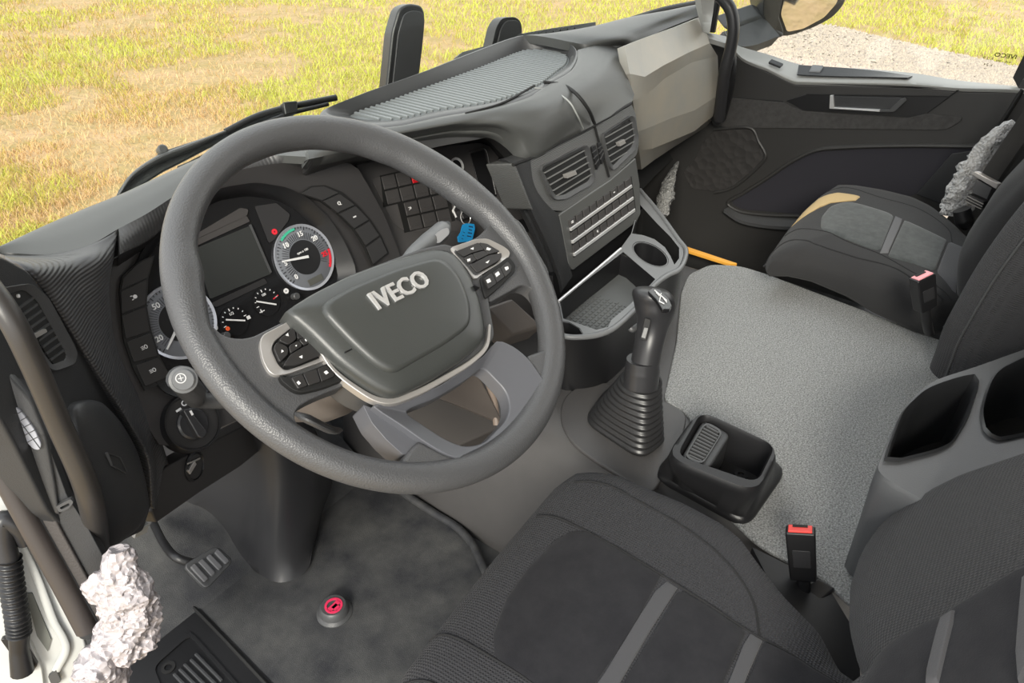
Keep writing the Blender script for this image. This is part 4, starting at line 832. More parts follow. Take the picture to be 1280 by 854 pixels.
obj('vent_cavity', prism(EP, rnd(EP.uvs([(6, 366), (34, 361), (51, 376), (87, 444), (85, 452), (67, 457), (58, 445)], 0), .003), -.02, .0012), BLK, sv)
vl = [(16, 378), (38, 368)], [(66, 452), (86, 443)]
for i in range(9):
    t = (i + .3) / 9; a = lerp2((22, 383), (66, 456), t); b = lerp2((40, 370), (84, 443), t); obj('vent_slat', barp(EP, EP.uv(*a, .002), EP.uv(*b, .002), .0022, -.004, .003), PLL, sv)
for t in (.3, .62): obj('vent_blade', barp(EP, EP.uv(*lerp2((20, 386), (40, 370), t), .0), EP.uv(*lerp2((66, 454), (84, 446), t), .0), .0012, -.006, .001), PSM, sv)
obj('vent_tab', prism(EP, rnd(EP.uvs([(41, 419), (56, 411), (58, 415), (44, 423)], .005), .001), .001, .006), SIL, sv)
obj('vent_dot', prism(EP, circle(EP.uv(24, 370, .003), .0018, 12), .001, .003), WHI, sv)
obj('panel_latch', slab(at(187, 655, y=.25), at(171, 664, y=.25), at(168, 674, y=.25), at(184, 666, y=.25), (0, .03, 0)), mat('pale grey tab', (.30, .30, .29), .5), db, bev=.001)
# lower driver panel with height dial
LP = plane3(at(211, 582, y=.295), at(300, 548, y=.36), at(195, 650, y=.265))
lp = LP.uvs([(202, 560), (214, 578), (222, 590), (300, 545), (330, 520), (300, 586), (262, 608), (222, 636), (196, 656), (190, 650), (192, 590), (207, 582)])
obj('lower_panel', prism(LP, [LP.uv(*q) for q in ((208, 584), (240, 566), (290, 540), (340, 515), (330, 560), (300, 584), (250, 616), (196, 654), (190, 640), (193, 600))], -.03, 0), BEZ, db, bev=.003)
hc = LP.uv(242, 583)
hd = thing('height_dial', 'small oval thumb dial with silver centre below the light switch', 'dial', LP.w(*hc, 0))
obj('dial_body', lathe(LP, hc, [(.022, -.01), (.022, .002), (.019, .0045), (.018, .002)], 36), PLD, hd)
obj('dial_face', lathe(LP, hc, [(.018, .0), (.018, .003)], 36), GLB, hd)
obj('dial_grip', join(barp(LP, LP.uv(235, 591, .004), LP.uv(243, 578, .004), .008, .002, .0065), barp(LP, LP.uv(234, 580, .004), LP.uv(250, 573, .004), .0028, .003, .005)), SIL, hd, bev=.0015)
# ---- centre hood and tray
rimz = .74
PR = [((398, 143), (437, 144)), ((440, 122), (480, 128)), ((520, 93), (540, 106)), ((580, 69), (600, 84)), ((640, 47), (645, 66)), ((655, 44), (656, 63)), ((690, 49), (688, 63)), ((712, 55), (702, 66)), ((721, 63), (710, 71)), ((721, 76), (709, 81)), ((712, 90), (698, 90)), ((690, 103), (675, 107)), ((660, 122), (648, 119)), ((610, 136), (607, 130)), ((546, 147), (546, 139)), ((495, 158), (498, 150)), ((455, 160), (466, 150)), ((420, 153), (445, 148))]
FT = Plane((0, 0, .0), (0, 0, 1), (0, 1, 0))
oo = [at(*a, z=rimz) for a, b in PR]; ii = [at(*b, z=.712) for a, b in PR]
def closed(p, k=5):
    q = [p[-1]] + p + [p[0], p[1]]; return [cr(q, 1 + i / k) for i in range(len(p) * k)]
oo = closed(oo); ii = closed(ii); infl = [(p.x, p.y) for p in ii]
tc2 = (sum(p[0] for p in infl) / len(infl), sum(p[1] for p in infl) / len(infl))
st = thing('storage_tray', 'dash top tray with a pale ribbed floor under the windscreen', 'tray', V((tc2[0], tc2[1], .70)))
it = [(a.lerp(V((b.x, b.y, a.z)), .22)) for a, b in zip(oo, ii)]
obj('tray_rim', grid([[p + V((0, 0, -.05)) for p in oo], [p + V((0, 0, -.004)) for p in oo], [a.lerp(b, .3) for a, b in zip(oo, it)], it, [a.lerp(b, .12) + V((0, 0, -.002)) for a, b in zip(it, ii)], ii, [p + V((0, 0, -.012)) for p in ii]], True), PLL, st, ang=50)
obj('tray_floor', prism(FT, scl(infl, 1.01, tc2), .700, .7105), TRAY, st)
# ribs across the tray, front to back
a0, a1 = V((infl[0][0], infl[0][1])), V((infl[3][0], infl[3][1]))
xs = [p[0] for p in infl]; x0, x1 = min(xs) + .02, max(xs) - .012; NR = 46
def span(x):
    ys = []
    for i in range(len(infl)):
        p, q = infl[i - 1], infl[i]
        if (p[0] - x) * (q[0] - x) <= 0 and abs(p[0] - q[0]) > 1e-9: ys.append(p[1] + (q[1] - p[1]) * (x - p[0]) / (q[0] - p[0]))
    return (min(ys), max(ys)) if len(ys) > 1 else None
for i in range(NR):
    x = x0 + (x1 - x0) * i / (NR - 1); s_ = span(x)
    if s_ and s_[1] - s_[0] > .02: obj('tray_rib', barp(FT, (x, s_[0] + .004), (x, s_[1] - .004), .0060, .709, .7155), TRAY, st, bev=.002)
# hood body between tray and switch panel / vents: rows run left -> right
H0 = row(.741, (392, 150), (420, 154), (455, 160), (495, 158), (546, 147), (610, 136), (660, 122), (673, 114), (690, 103), (712, 90), (722, 76), (723, 62))
H1 = [at(384, 178, z=.738), at(430, 181, z=.738), at(470, 172, z=.738), at(520, 163, z=.737), at(570, 154, z=.736), at(617, 146, z=.735), at(645, 142, z=.733), at(680, 138, z=.728), at(712, 122, z=.728), at(745, 100, z=.728), at(762, 80, z=.728), at(768, 56, z=.730)]
H2 = [at(385, 190, z=.733), at(430, 185, z=.732), at(470, 175, z=.732), at(520, 166, z=.731), at(572, 157, z=.730), at(621, 154, z=.727), at(648, 160, z=.714), at(678, 160, z=.703), at(716, 141, z=.703), at(751, 120, z=.703), at(775, 100, z=.703), at(779, 84, z=.706)]
H3 = [at(386, 199, z=.727), at(430, 190, z=.724), at(470, 180, z=.724), at(520, 170, z=.722), at(575, 161, z=.720), at(625, 162, z=.712), at(648, 178, z=.688), at(664, 196, z=.662), at(704, 176, z=.662), at(743, 156, z=.662), at(789, 128, z=.662), at(793, 118, z=.666)]
obj('centre_hood', thick(sheet([H0, [a.lerp(b, .5) + V((0, 0, .004)) for a, b in zip(H0, H1)], H1, H2, H3], 88, 6), (0, .02, -.02)), TOPM, db, ang=60)
L0 = H3[:8]
L1 = [at(380, 224, y=.405), at(430, 206, y=.40), at(474, 197, y=.395), at(525, 186, y=.385), at(575, 177, y=.37), at(612, 172, y=.35), at(630, 188, y=.32), at(645, 205, y=.27)]
obj('hood_front_lip', thick(sheet([L0, [a.lerp(b, .55) + V((0, -.002, 0)) for a, b in zip(L0, L1)], L1], 60, 6), (0, .012, -.006)), RIBX, db, ang=60)
L2 = [at(378, 232, y=.44), at(430, 215, y=.44), at(474, 203, y=.44), at(525, 192, y=.43), at(575, 184, y=.42), at(608, 180, y=.41), at(625, 196, y=.38), at(640, 215, y=.33)]
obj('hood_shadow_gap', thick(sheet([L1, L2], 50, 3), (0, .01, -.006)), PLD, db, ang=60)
# seams and the pale crease on the hood
obj('hood_gap', tube([at(680, 103, z=.742), at(702, 106, z=.736), at(722, 119, z=.731), at(735, 136, z=.706), at(743, 154, z=.668)], .0035, m=8), BLK, db)
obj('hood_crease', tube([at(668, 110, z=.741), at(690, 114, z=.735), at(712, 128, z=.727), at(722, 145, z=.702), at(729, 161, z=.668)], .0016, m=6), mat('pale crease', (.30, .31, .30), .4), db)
obj('tray_gap', tube([at(582, 142, z=.742), at(625, 130, z=.742), at(668, 107, z=.742)], .0022, m=6), BLK, db)
# ---- switch panel on the driver's side of the console
SWP = plane3(V((.34, .42, .66)), V((.694, .30, .487)), V((.332, .33, .518)))
sp_ = thing('switch_panel', 'angled panel with a grid of square blank switches and one red switch', 'switch panel', SWP.at(550, 260))
so = SWP.uvs([(444, 205), (474, 198), (540, 184), (599, 178), (620, 184), (634, 204), (660, 261), (682, 302), (720, 380), (700, 430), (640, 420), (560, 380), (505, 345), (496, 319), (477, 268), (456, 228)])
obj('panel_face', prism(SWP, rnd(so, .01), -.03, 0), mat('switch panel face', (.060, .057, .057), .42), sp_, bev=.002)
obj('switch_gap', prism(SWP, SWP.uvs([(475, 219.5), (547, 203), (556, 224), (560, 236), (569, 276), (506, 291), (497, 255), (480, 259)], .0015), -.001, .0016), BLK, sp_)
obj('panel_inset', prism(SWP, rnd(SWP.uvs([(464, 224), (540, 204), (572, 250), (590, 290), (505, 289), (492, 280)]), .01), -.001, .0012), mat('switch panel inset', (.070, .066, .066), .42), sp_, bev=.0006)
SWB = mat('switch cap plastic', (.058, .055, .055), .45)
cs_, rs_ = V((17.9, -4.0)), V((4.6, 18.4)); o0 = V((475.5, 220)); 
def cell(c, r): return o0 + cs_ * c + rs_ * r
for r, c0, c1, dx in ((0, 0, 3, 0), (1, 0, 4, 0), (2, 1, 4, .35), (3, 1, 4, .25)):
    for c in range(c0, c1):
        p = cell(c, r) + V((dx * 3, 0)); q = [p + cs_ * .06 + rs_ * .06, p + cs_ * .94 + rs_ * .06, p + cs_ * .94 + rs_ * .94, p + cs_ * .06 + rs_ * .94]
        red = (r, c) == (0, 2)
        o = obj('switch', prism(SWP, rnd(SWP.uvs([tuple(a) for a in q], .003), .0015), -.004, .003), REDB if red else SWB, sp_, bev=.0006, label='red switch' if red else None)
        m = [p + cs_ * .09 + rs_ * .64, p + cs_ * .91 + rs_ * .64, p + cs_ * .91 + rs_ * .72, p + cs_ * .09 + rs_ * .72]
        obj('switch_ridge', prism(SWP, SWP.uvs([tuple(a) for a in m], .003), .002, .0036), mat('red ridge', (.65, .10, .03), .4) if red else SWB, o, bev=.0004)
        if (r, c) == (2, 1): sym(SWP, SWP.uv(513, 260, .0036), .0045, 'spray', o)
rc = SWP.uv(571, 207, .002)
obj('ring_button', ringp(SWP, circle(rc, .0155, 32), circle(rc, .0115, 32), 0, .005, 32, hi1=.003), CHR, sp_); obj('ring_centre', lathe(SWP, rc, [(.0115, 0), (.0112, .003)], 24), GLB, sp_)
obj('slot_lid', prism(SWP, rnd(SWP.uvs([(588, 192), (605, 187), (621, 245), (604, 252)], .002), .002), -.002, .002), PLD, sp_, bev=.0008)
obj('slot_rim', tube([SWP.at(587, 191, .003), SWP.at(606, 186, .003), SWP.at(613, 212, .003), SWP.at(620, 243, .003)], .0013, m=6), PLL, sp_)
obj('lower_button', prism(SWP, rnd(SWP.uvs([(648, 275), (657, 273), (661, 290), (652, 293)], .002), .001), 0, .003), PLD, sp_, bev=.001)
kc = SWP.uv(575, 266, .003)
obj('ignition_lock', lathe(SWP, kc, [(.017, 0), (.017, .003), (.012, .006), (.010, .006)], 28), PSM, sp_)
obj('ignition_mark', join(barp(SWP, SWP.uv(566, 263, .004), SWP.uv(569, 257, .004), .0016, .002, .0065), barp(SWP, SWP.uv(569, 257, .004), SWP.uv(576, 255, .004), .0016, .002, .0065), barp(SWP, SWP.uv(566, 263, .004), SWP.uv(570, 272, .004), .0016, .002, .0065)), WHI, sp_)
ky = thing('ignition_key', 'key with wire ring and blue plastic tag hanging from the ignition', 'key', SWP.at(580, 270, .02))
obj('key_head', prism(SWP, rnd(SWP.uvs([(574, 263), (586, 259), (590, 270), (578, 275)], .02), .003), .008, .024), PSM, ky, bev=.002)
KR_ = SWP.off(.024); c = KR_.uv(582, 272); obj('key_ring', tube([KR_.w(c[0] + .0125 * math.cos(a), c[1] + .0125 * math.sin(a), .002 * math.sin(a)) for a in [2 * math.pi * k / 32 for k in range(32)]], .001, m=8, closed=True), CHR, ky)
TP = Plane(SWP.at(584, 290, .026), SWP.n); 
tg = obj('key_tag', prism(TP, rnd(TP.uvs([(578, 281), (583, 279), (593, 280), (594, 286), (590, 302), (573, 303), (572, 296), (576, 290)]), .002), -.0015, 0), BLUE, ky, bev=.0004)
obj('tag_writing', join(*[barp(TP, TP.uv(*a, .0004), TP.uv(*b, .0004), w_, 0, .0006) for a, b, w_ in (((586, 283), (591, 284), .0022), ((586, 287), (590, 288), .0018), ((585, 291), (590, 292), .002), ((584, 295), (589, 296), .0018), ((579, 290), (581, 291), .001), ((578, 294), (580, 295), .001), ((577, 298), (579, 299), .001))]), INKM, tg)
# ---- centre console: vents and climate keys
CO = Plane((.70, .185, .56), (.03, -math.cos(math.radians(13)), math.sin(math.radians(13))))
con = thing('centre_console', 'centre console stack with two air vents above rows of climate keys', 'console', CO.at(745, 260))
h0 = 0
vo = CO.uvs([(641, 205), (663, 198), (704, 177), (743, 157), (789, 129), (795, 143), (799, 180), (796, 194), (764, 224), (735, 246), (704, 264), (664, 262), (652, 232)])
obj('vent_panel', prism(CO, rnd(vo, .004), -.06, 0), RIBC, con, bev=.003, label='ribbed panel round the vents')
sidev = [(641, 205), (652, 232), (664, 262), (682, 310), (697, 362)]
SLG = mat('vent slat grey', (.15, .152, .15), .35)
def vent(outer, inner, n, tab, div=None):
    o = obj('air_vent', ringp(CO, rnd(CO.uvs(outer, .006), .006), rnd(CO.uvs(inner, .006), .004), -.012, .006, 80, hi1=.003), PLL, con, bev=.0006)
    obj('vent_cavity', prism(CO, rnd(CO.uvs(inner, .002), .004), -.01, .001), BLK, o)
    iv = CO.uvs(inner, .004); ys = [p[1] for p in iv]; y0, y1 = min(ys), max(ys)
    for i in range(n):
        y = y0 + (y1 - y0) * (i + .75) / (n + .45); X = []
        for k in range(len(iv)):
            p, q = iv[k - 1], iv[k]
            if (p[1] - y) * (q[1] - y) <= 0 and abs(p[1] - q[1]) > 1e-9: X.append(p[0] + (q[0] - p[0]) * (y - p[1]) / (q[1] - p[1]))
        if len(X) > 1: obj('vent_slat', barp(CO, (min(X), y), (max(X), y), .0024, -.004, .004), SLG, o, bev=.0008)
    obj('vent_tab', prism(CO, rnd(CO.uvs(tab, .009), .001), .002, .010), SIL, o, bev=.001)
    return o
vent([(676, 209), (733, 181), (737, 184), (745, 222), (740, 231), (708, 249), (695, 250), (690, 245)], [(679, 211), (730, 187), (733, 190), (741, 218), (738, 226), (708, 243), (697, 245), (693, 240)], 5, [(707, 218), (719, 213), (721, 218), (709, 223)])
vent([(754, 168), (790, 144), (794, 147), (799, 172), (795, 187), (768, 213), (764, 211), (760, 198)], [(757, 171), (788, 149), (791, 152), (795, 172), (791, 184), (768, 207), (765, 203), (762, 194)], 5, [(773, 178), (780, 174), (782, 179), (775, 183)])
for a in ([(739, 184), (744, 181), (750, 205), (746, 213)], [(747, 179), (751, 178), (756, 195), (752, 206)]):
    w_ = obj('vent_wheel', prism(CO, rnd(CO.uvs(a, .003), .003), -.002, .004), PLD, con, bev=.0008)
    for t in (.25, .5, .75): obj('wheel_notch', barp(CO, CO.uv(*lerp2(a[0], a[3], t), .005), CO.uv(*lerp2(a[1], a[2], t), .005), .0014, .003, .0055), PLL, w_)
obj('console_gap', tube([CO.at(743, 157, .001), CO.at(748, 176, .001), CO.at(755, 200, .001), CO.at(761, 221, .001)], .003, m=8), BLK, con)
obj('hood_seam', tube([CO.at(641, 206, .001), CO.at(663, 198, .001), CO.at(704, 177, .001), CO.at(743, 157, .001), CO.at(789, 129, .001)], .0028, m=8), BLK, con)
cf = CO.uvs([(699, 268), (708, 262), (764, 224), (795, 197), (800, 230), (801, 268), (796, 278), (717, 338), (711, 330)], .002)
obj('climate_frame', prism(CO, rnd(cf, .004), -.05, .002), mat('climate frame grey', (.095, .098, .096), .36), con, bev=.003)
ci = [(710.8, 275.8), (789.4, 220.5), (795.3, 264.3), (717.3, 322.2)]
obj('climate_well', prism(CO, CO.uvs(ci, .003), .0, .003), BLK, con)
def bil(s, t):
    a = lerp2(ci[0], ci[1], s); b = lerp2(ci[3], ci[2], s); return lerp2(a, b, t)
for r in range(3):
    t0 = r * .34 + .01; t1 = t0 + .20
    for c in range(9):
        s0, s1 = c / 9 + .012, (c + 1) / 9 - .012
        if r == 1 and c in (4, 5) or r == 2 and c == 3: pass
        obj('climate_key', prism(CO, CO.uvs([bil(s0, t0), bil(s1, t0), bil(s1, t1), bil(s0, t1)], .005), .002, .0055), SWB, con, bev=.0006)
    obj('silver_strip', prism(CO, CO.uvs([bil(.02, t1 + .01), bil(.99, t1 + .01), bil(.99, t1 + .10), bil(.02, t1 + .10)], .007), .002, .0075), CHR, con, bev=.001)
sym(CO, CO.uv(*bil(.055, .10), .006), .005, 'fog', con, h=.0062); sym(CO, CO.uv(*bil(.72, .10), .006), .004, 'dots', con, h=.0062); sym(CO, CO.uv(*bil(.40, .78), .006), .004, 'lamp', con, h=.0062)
# side flank of the console facing the driver
f1 = [CO.at(641, 205, -.002), CO.at(652, 232, -.002), CO.at(664, 263, -.002), CO.at(682, 300, -.0), CO.at(698, 340, .0), CO.at(704, 362, .0)]
f2 = [CO.at(663, 199, .0), CO.at(668, 232, .0), CO.at(690, 262, .0), CO.at(701, 270, .0), CO.at(711, 330, .0), CO.at(716, 345, .0)]
f0 = [SWP.at(634, 203, 0), SWP.at(645, 232, 0), SWP.at(660, 261, 0), SWP.at(676, 300, .0), SWP.at(690, 345, 0), SWP.at(698, 375, 0)]
obj('console_flank', thick(sheet([f0, f1, f2], 20, 5), (.01, .03, 0)), PL, con, ang=50)
obj('lower_body', prism(CO, rnd(CO.uvs([(697, 345), (716, 336), (798, 274), (806, 250), (800, 300), (780, 318), (712, 372), (700, 378)]), .003), -.20, -.012), PLD, con, bev=.003)
# ---- shelf unit at the foot of the console
sh = thing('console_shelf', 'open shelf with a textured mat and cup holes below the centre console', 'shelf', at(780, 400, z=.30))
ZR = .42
ro = FB.uvs([(690, 400), (697, 415), (706, 421), (729, 422), (749, 419), (762, 414), (770, 409), (794, 387), (816, 359), (834, 345), (848, 338), (856, 325), (857, 312), (848, 300), (841, 290), (822, 264), (800, 238), (797, 262), (789, 292), (776, 310), (699, 376)], ZR)
mb = FB.uvs([(702, 401), (747, 416), (763, 411), (768, 402), (789, 384), (822, 352), (776, 318), (700, 378)], ZR - .002)
from mathutils.geometry import delaunay_2d_cdt
hole_l = FB.uvs([(700, 402), (712, 404), (724, 411), (728, 418), (716, 419), (704, 417)], ZR); cyc = FB.uv(813, 318, ZR)
hole_r = [FB.uv(813 + 21 * math.cos(a) * 1 + 2 * math.sin(a), 318 + 13 * math.sin(a) + 7 * math.cos(a), ZR) for a in [2 * math.pi * k / 28 for k in range(28)]]
def plate_with_holes(pl, out, holes, h=0):
    pts = [V(p) for L in [out] + holes for p in L]; ed = []; k = 0
    for L in [out] + holes: n = len(L); ed += [(k + i, k + (i + 1) % n) for i in range(n)]; k += n
    vv, ee, ff, *_ = delaunay_2d_cdt(pts, ed, [], 0, 1e-7); g = []
    for f in ff:
        c = (sum(vv[i].x for i in f) / len(f), sum(vv[i].y for i in f) / len(f))
        if inside(c, out) and not any(inside(c, q) for q in holes): g.append(tuple(f))
    return [pl.w(p.x, p.y, h) for p in vv], g
rec = FB.uvs([(704, 398), (745, 412), (760, 409), (764, 400), (787, 381), (812, 357), (819, 349), (779, 315), (740, 345), (700, 377)], ZR)
rec2 = FB.uvs([(800, 256), (821, 279), (838, 296), (849, 310), (849, 323), (843, 331), (838, 320), (831, 309), (818, 299), (804, 294), (790, 292)], ZR)
SHM = mat('shelf satin plastic', (.17, .175, .18), .3)
obj('shelf_top', plate_with_holes(FB, ro, [rec, hole_l, hole_r, rec2], ZR), SHM, sh)
obj('shelf_rim', tube([FB.w(*p, ZR) for p in dense([V((*q, 0)) for q in ro[1:17]], 90)] if 0 else [FB.w(p.x, p.y, ZR + .001) for p in dense([V((*q, 0)) for q in ro[1:17]], 90)], .005, m=10, n=90), SHM, sh)
outw = ro[:17]
def wallstrip(uv, zt, zb, s):
    n = len(uv); cx = sum(p[0] for p in uv) / n; cy = sum(p[1] for p in uv) / n
    return [[V((p[0], p[1], zt)) for p in uv], [V((p[0], p[1], zt - .012)) for p in uv], [V((cx + (p[0] - cx) * s, cy + (p[1] - cy) * s, zb)) for p in uv]]
obj('shelf_body', thick(grid(wallstrip([tuple(q[:2]) for q in dense([V((*q, 0)) for q in outw], 90)], ZR, .298, .97)), (0, .006, 0)), PLD, sh, ang=50)
obj('textured_mat', prism(FB, FB.uvs([(690, 412), (702, 424), (748, 442), (766, 436), (775, 424), (800, 404), (840, 372), (800, 320), (760, 330), (690, 390)], .372), .365, .372), BRSH, sh)
ug = FB.uvs([(702, 402), (748, 417), (790, 384), (806, 366), (780, 325), (700, 380)], ZR)
KD = []
mo = [p for p in rec]
for i in range(26):
    for j in range(22):
        u = .36 + i * .011 + (j % 2) * .0055; v_ = -.03 + j * .0105
        if inside((u, v_), scl(rec, 1.12)): KD.append(slab((u, v_, .372), (u + .0075, v_, .372), (u + .0075, v_ + .006, .372), (u, v_ + .006, .372), (0, 0, .0016)))
if KD: obj('mat_studs', join(*KD), BRSH, sh, kind='stuff', smooth=False)
obj('shelf_recess', stack(FB, [(scl(rec, 1.0), ZR), (scl(rec, .99), ZR - .005), (scl(rec, .97), .373)], N=64, caps=(False, False)), PLD, sh, ang=50)
for hh, dep in ((hole_l, .09), (hole_r, .10)): obj('cup_hole', stack(FB, [(scl(hh, 1.08), ZR + .001), (hh, ZR - .002), (scl(hh, .92), ZR - dep)], N=36, caps=(False, True)), PLD, sh)
obj('side_pocket', stack(FB, [(rec2, ZR), (scl(rec2, .95), ZR - .09)], N=48, caps=(False, True), c=FB.uv(833, 300, ZR)), BLK, sh)
obj('shelf_edge_strip', tube([at(698, 377, z=ZR + .002), at(735, 346, z=ZR + .002), at(776, 311, z=ZR + .002)], .003, m=8), CHR, sh)
obj('corner_rib', tube([at(758, 416, z=ZR - .004), at(765, 438, z=.36), at(771, 458, z=.31)], .005, m=8), PLL, sh)
# ---- glovebox and dash right
gb_ = [[at(781, 58, y=.30), at(800, 50, y=.31), at(827, 40, y=.31), at(852, 31, y=.305), at(877, 21, y=.295)],
       [at(787, 92, y=.268), at(806, 96, y=.262), at(829, 82, y=.262), at(860, 66, y=.268), at(887, 54, y=.262)],
       [at(791, 126, y=.262), at(808, 119, y=.268), at(831, 98, y=.272), at(865, 78, y=.270), at(897, 70, y=.262)],
       [at(797, 165, y=.275), at(815, 158, y=.272), at(838, 148, y=.27), at(868, 138, y=.262), at(899, 118, y=.25)],
       [at(799, 188, y=.30), at(815, 186, y=.29), at(840, 176, y=.285), at(868, 164, y=.275), at(895, 142, y=.26)],
       [at(802, 212, y=.34), at(818, 200, y=.335), at(842, 184, y=.33), at(868, 168, y=.32), at(886, 156, y=.31)]]
gx = thing('glovebox', 'large pale satin glovebox front below the far end of the dashboard', 'glovebox', at(840, 130, y=.3))
obj('glovebox_door', thick(sheet(gb_, 32, 7, linv=True, linu=True), (.012, .025, -.01)), GLOV, gx, ang=5)
D0 = [at(657, 44, z=.742), at(690, 41, z=.75), at(740, 33, z=.757), at(790, 21, z=.762), at(835, 13, z=.765), at(874, 5, z=.768), at(905, 0, z=.768)]
D1 = [at(733, 56, z=.742), at(760, 48, z=.752), at(785, 38, z=.756), at(815, 27, z=.758), at(842, 19, z=.76), at(872, 9, z=.764), at(881, 6, z=.766)]
D2 = [at(772, 60, z=.722), at(784, 52, z=.738), at(800, 44, z=.742), at(827, 32, z=.745), at(848, 24, z=.748), at(872, 16, z=.752), at(882, 12, z=.754)]
D3 = [at(778, 63, z=.708), at(787, 57, z=.728), at(803, 50, z=.732), at(828, 38, z=.737), at(850, 29, z=.741), at(873, 20, z=.745), at(883, 16, z=.747)]
obj('dash_top_right', thick(sheet([shift(D0, (0, .05, -.02)), D0, D1, D2, D3], 36, 6), (0, .01, -.02)), TOPM, db, ang=50)
obj('glovebox_gap', thick(sheet([shift(D3, (0, .004, -.0)), [at(771, 68, y=.36), at(785, 66, y=.36), at(803, 57, y=.36), at(828, 45, y=.36), at(852, 35, y=.36), at(875, 27, y=.35), at(884, 24, y=.34)]], 30, 3), (0, .01, -.01)), BLK, db)
obj('dash_underside', thick(sheet([[at(700, 380, y=.40), at(800, 240, y=.40), at(900, 150, y=.40)], [V((.70, .62, .25)), V((1.2, .62, .30)), V((1.62, .62, .35))]], 12, 4), (0, .02, .02)), CARP, db)
obj('dash_carcass', box((.34, .45, .34), (1.60, .50, .68)), PLD, db)
obj('dash_carcass', box((-.20, .47, .40), (.34, .50, .69)), PLD, db)
# ================================================================ windscreen, wiper, outside posts
Wt = [p + V((0, .012, -.012)) for p in W0[:-1]] + [at(440, 130, z=.70) + V((0, .02, -.03)), at(560, 86, z=.69) + V((0, .02, -.04)), at(657, 56, z=.69) + V((0, .02, -.04)), at(740, 40, z=.72) + V((0, .02, -.01)), at(835, 14, z=.745) + V((0, .03, 0)), at(880, 3, z=.75) + V((0, .02, 0))]
obj('window_1', thick(sheet([Wt, [p + V((0, -.08, .40)) for p in Wt], [p + V((0, -.20, .95)) for p in Wt]], 60, 6), (0, .005, 0)), GLS, kind='structure')
obj('trim_3', tube([p + V((0, .0, -.002)) for p in Wt], .007, m=8, n=90), PLD, kind='structure', label='black seal along the foot of the windscreen')
wp = thing('windscreen_wiper', 'black windscreen wiper arm lying outside on the left of the glass', 'wiper', at(250, 190, y=.66))
YW = .66
wo = [at(a, b, y=YW) for a, b in ((147, 246), (153, 233), (163, 221), (180, 210), (197, 200), (197, 193), (202, 187), (212, 186), (282, 163), (330, 142), (360, 133), (366, 139), (340, 150), (300, 172), (262, 196), (222, 216), (196, 232), (170, 246), (150, 254))]
WPn = Plane(at(250, 190, y=YW), (-.2, -.9, .5)); wu = [WPn.uv(*q) for q in ((143, 252), (150, 236), (160, 221), (178, 209), (196, 200), (197, 193), (202, 187), (212, 186), (282, 163), (350, 138), (360, 136), (364, 139), (335, 151), (300, 167), (262, 184), (228, 202), (206, 213), (190, 223), (172, 236), (155, 250))]
obj('wiper_cowl', prism(WPn, wu, -.02, 0), mat('dusty black casting', (.03, .033, .035), .5, bump=(60, 1, 'noise', .003)), wp, bev=.003)
obj('arm_edge', tube([WPn.at(149, 244, .006), WPn.at(165, 221, .008), WPn.at(197, 200, .010), WPn.at(240, 183, .010), WPn.at(282, 165, .010)], [.004, .008, .012, .012, .006], flat=.5), PLL, wp)
obj('arm_pivot', lathe(WPn, WPn.uv(203, 187, .012), [(.008, .0), (.008, .016), (.006, .018)], 20), PLL, wp)
obj('wiper_arm', tube([WPn.at(282, 165, .01), WPn.at(320, 146, .012), WPn.at(353, 136, .012), WPn.at(420, 122, .01)], .006), PLD, wp)
obj('wiper_blade', tube([WPn.at(225, 211, .02), WPn.at(262, 192, .02), WPn.at(300, 170, .02), WPn.at(350, 146, .02), WPn.at(410, 130, .015)], .004), PLD, wp)
obj('blade_clip', slab(WPn.at(347, 133, .0), WPn.at(365, 131, .0), WPn.at(366, 146, .0), WPn.at(350, 149, .0), WPn.n * .03), PLD, wp, bev=.003)
obj('washer_jet', tube([WPn.at(224, 212, .03), WPn.at(240, 204, .03), WPn.at(258, 196, .03)], [.006, .004, .003]), PSM, wp)
def post(px, y, label, w_):
    t = thing('mirror_post', label, 'mirror', at(*px[0], y=y), 'black posts in front of the windscreen'); pl = Plane(at(*px[0], y=y), (-.35, -.9, .15))
    u = rnd(pl.uvs(px), .015, 5); obj('post_housing', prism(pl, u, -.05, 0), PLD, t, bev=.008, seg=3)
    f = scl(u, .8); f = [(a + .004 * w_, b - .0) for a, b in f]; obj('post_face', prism(pl, rnd(f, .008), .0, .006), PSM, t, bev=.004, seg=3); return t
post([(481, 128), (490, 40), (499, 10), (512, 4), (528, 7), (532, 18), (529, 55), (521, 120)], .80, 'tall black upright post outside in front of the windscreen', 1)
post([(610, 78), (620, 34), (628, 22), (645, 21), (652, 28), (653, 42), (649, 68)], .86, 'short black upright post outside behind the tray corner', 1)
wc = thing('wiper_linkage', 'grey wiper linkage rail outside behind the tray corner', 'wiper', at(610, 62, y=.8))
WL = Plane(at(610, 62, y=.75), (-.2, -.9, .5))
obj('linkage_rail', prism(WL, rnd(WL.uvs([(572, 70), (578, 65), (612, 56), (616, 60), (600, 66), (574, 75)]), .003), -.02, 0), PLL, wc, bev=.002)
obj('cowl_grille', prism(WL, WL.uvs([(650, 42), (690, 35), (745, 27), (745, 38), (700, 46), (662, 50)]), -.02, 0), PSM, wc, bev=.002)
for i in range(7): obj('grille_rib', barp(WL, WL.uv(664 + i * 9, 44 - i * 1.4), WL.uv(669 + i * 9, 40 - i * 1.4), .003, 0, .004), PLD, wc)
obj('wall_hull', box((-.35, .70, -.8), (1.7, 1.02, .42)), BODY, kind='structure')
for i_ in (0, 1):
    t_ = bpy.data.objects['mirror_post' + ('', '.001')[i_]]; o_p = ORG[t_.name]; obj('post_stem', box((o_p.x + .05, o_p.y + .0, .41), (o_p.x + .08, o_p.y + .03, o_p.z - .02)), PLD, t_, bev=.004)
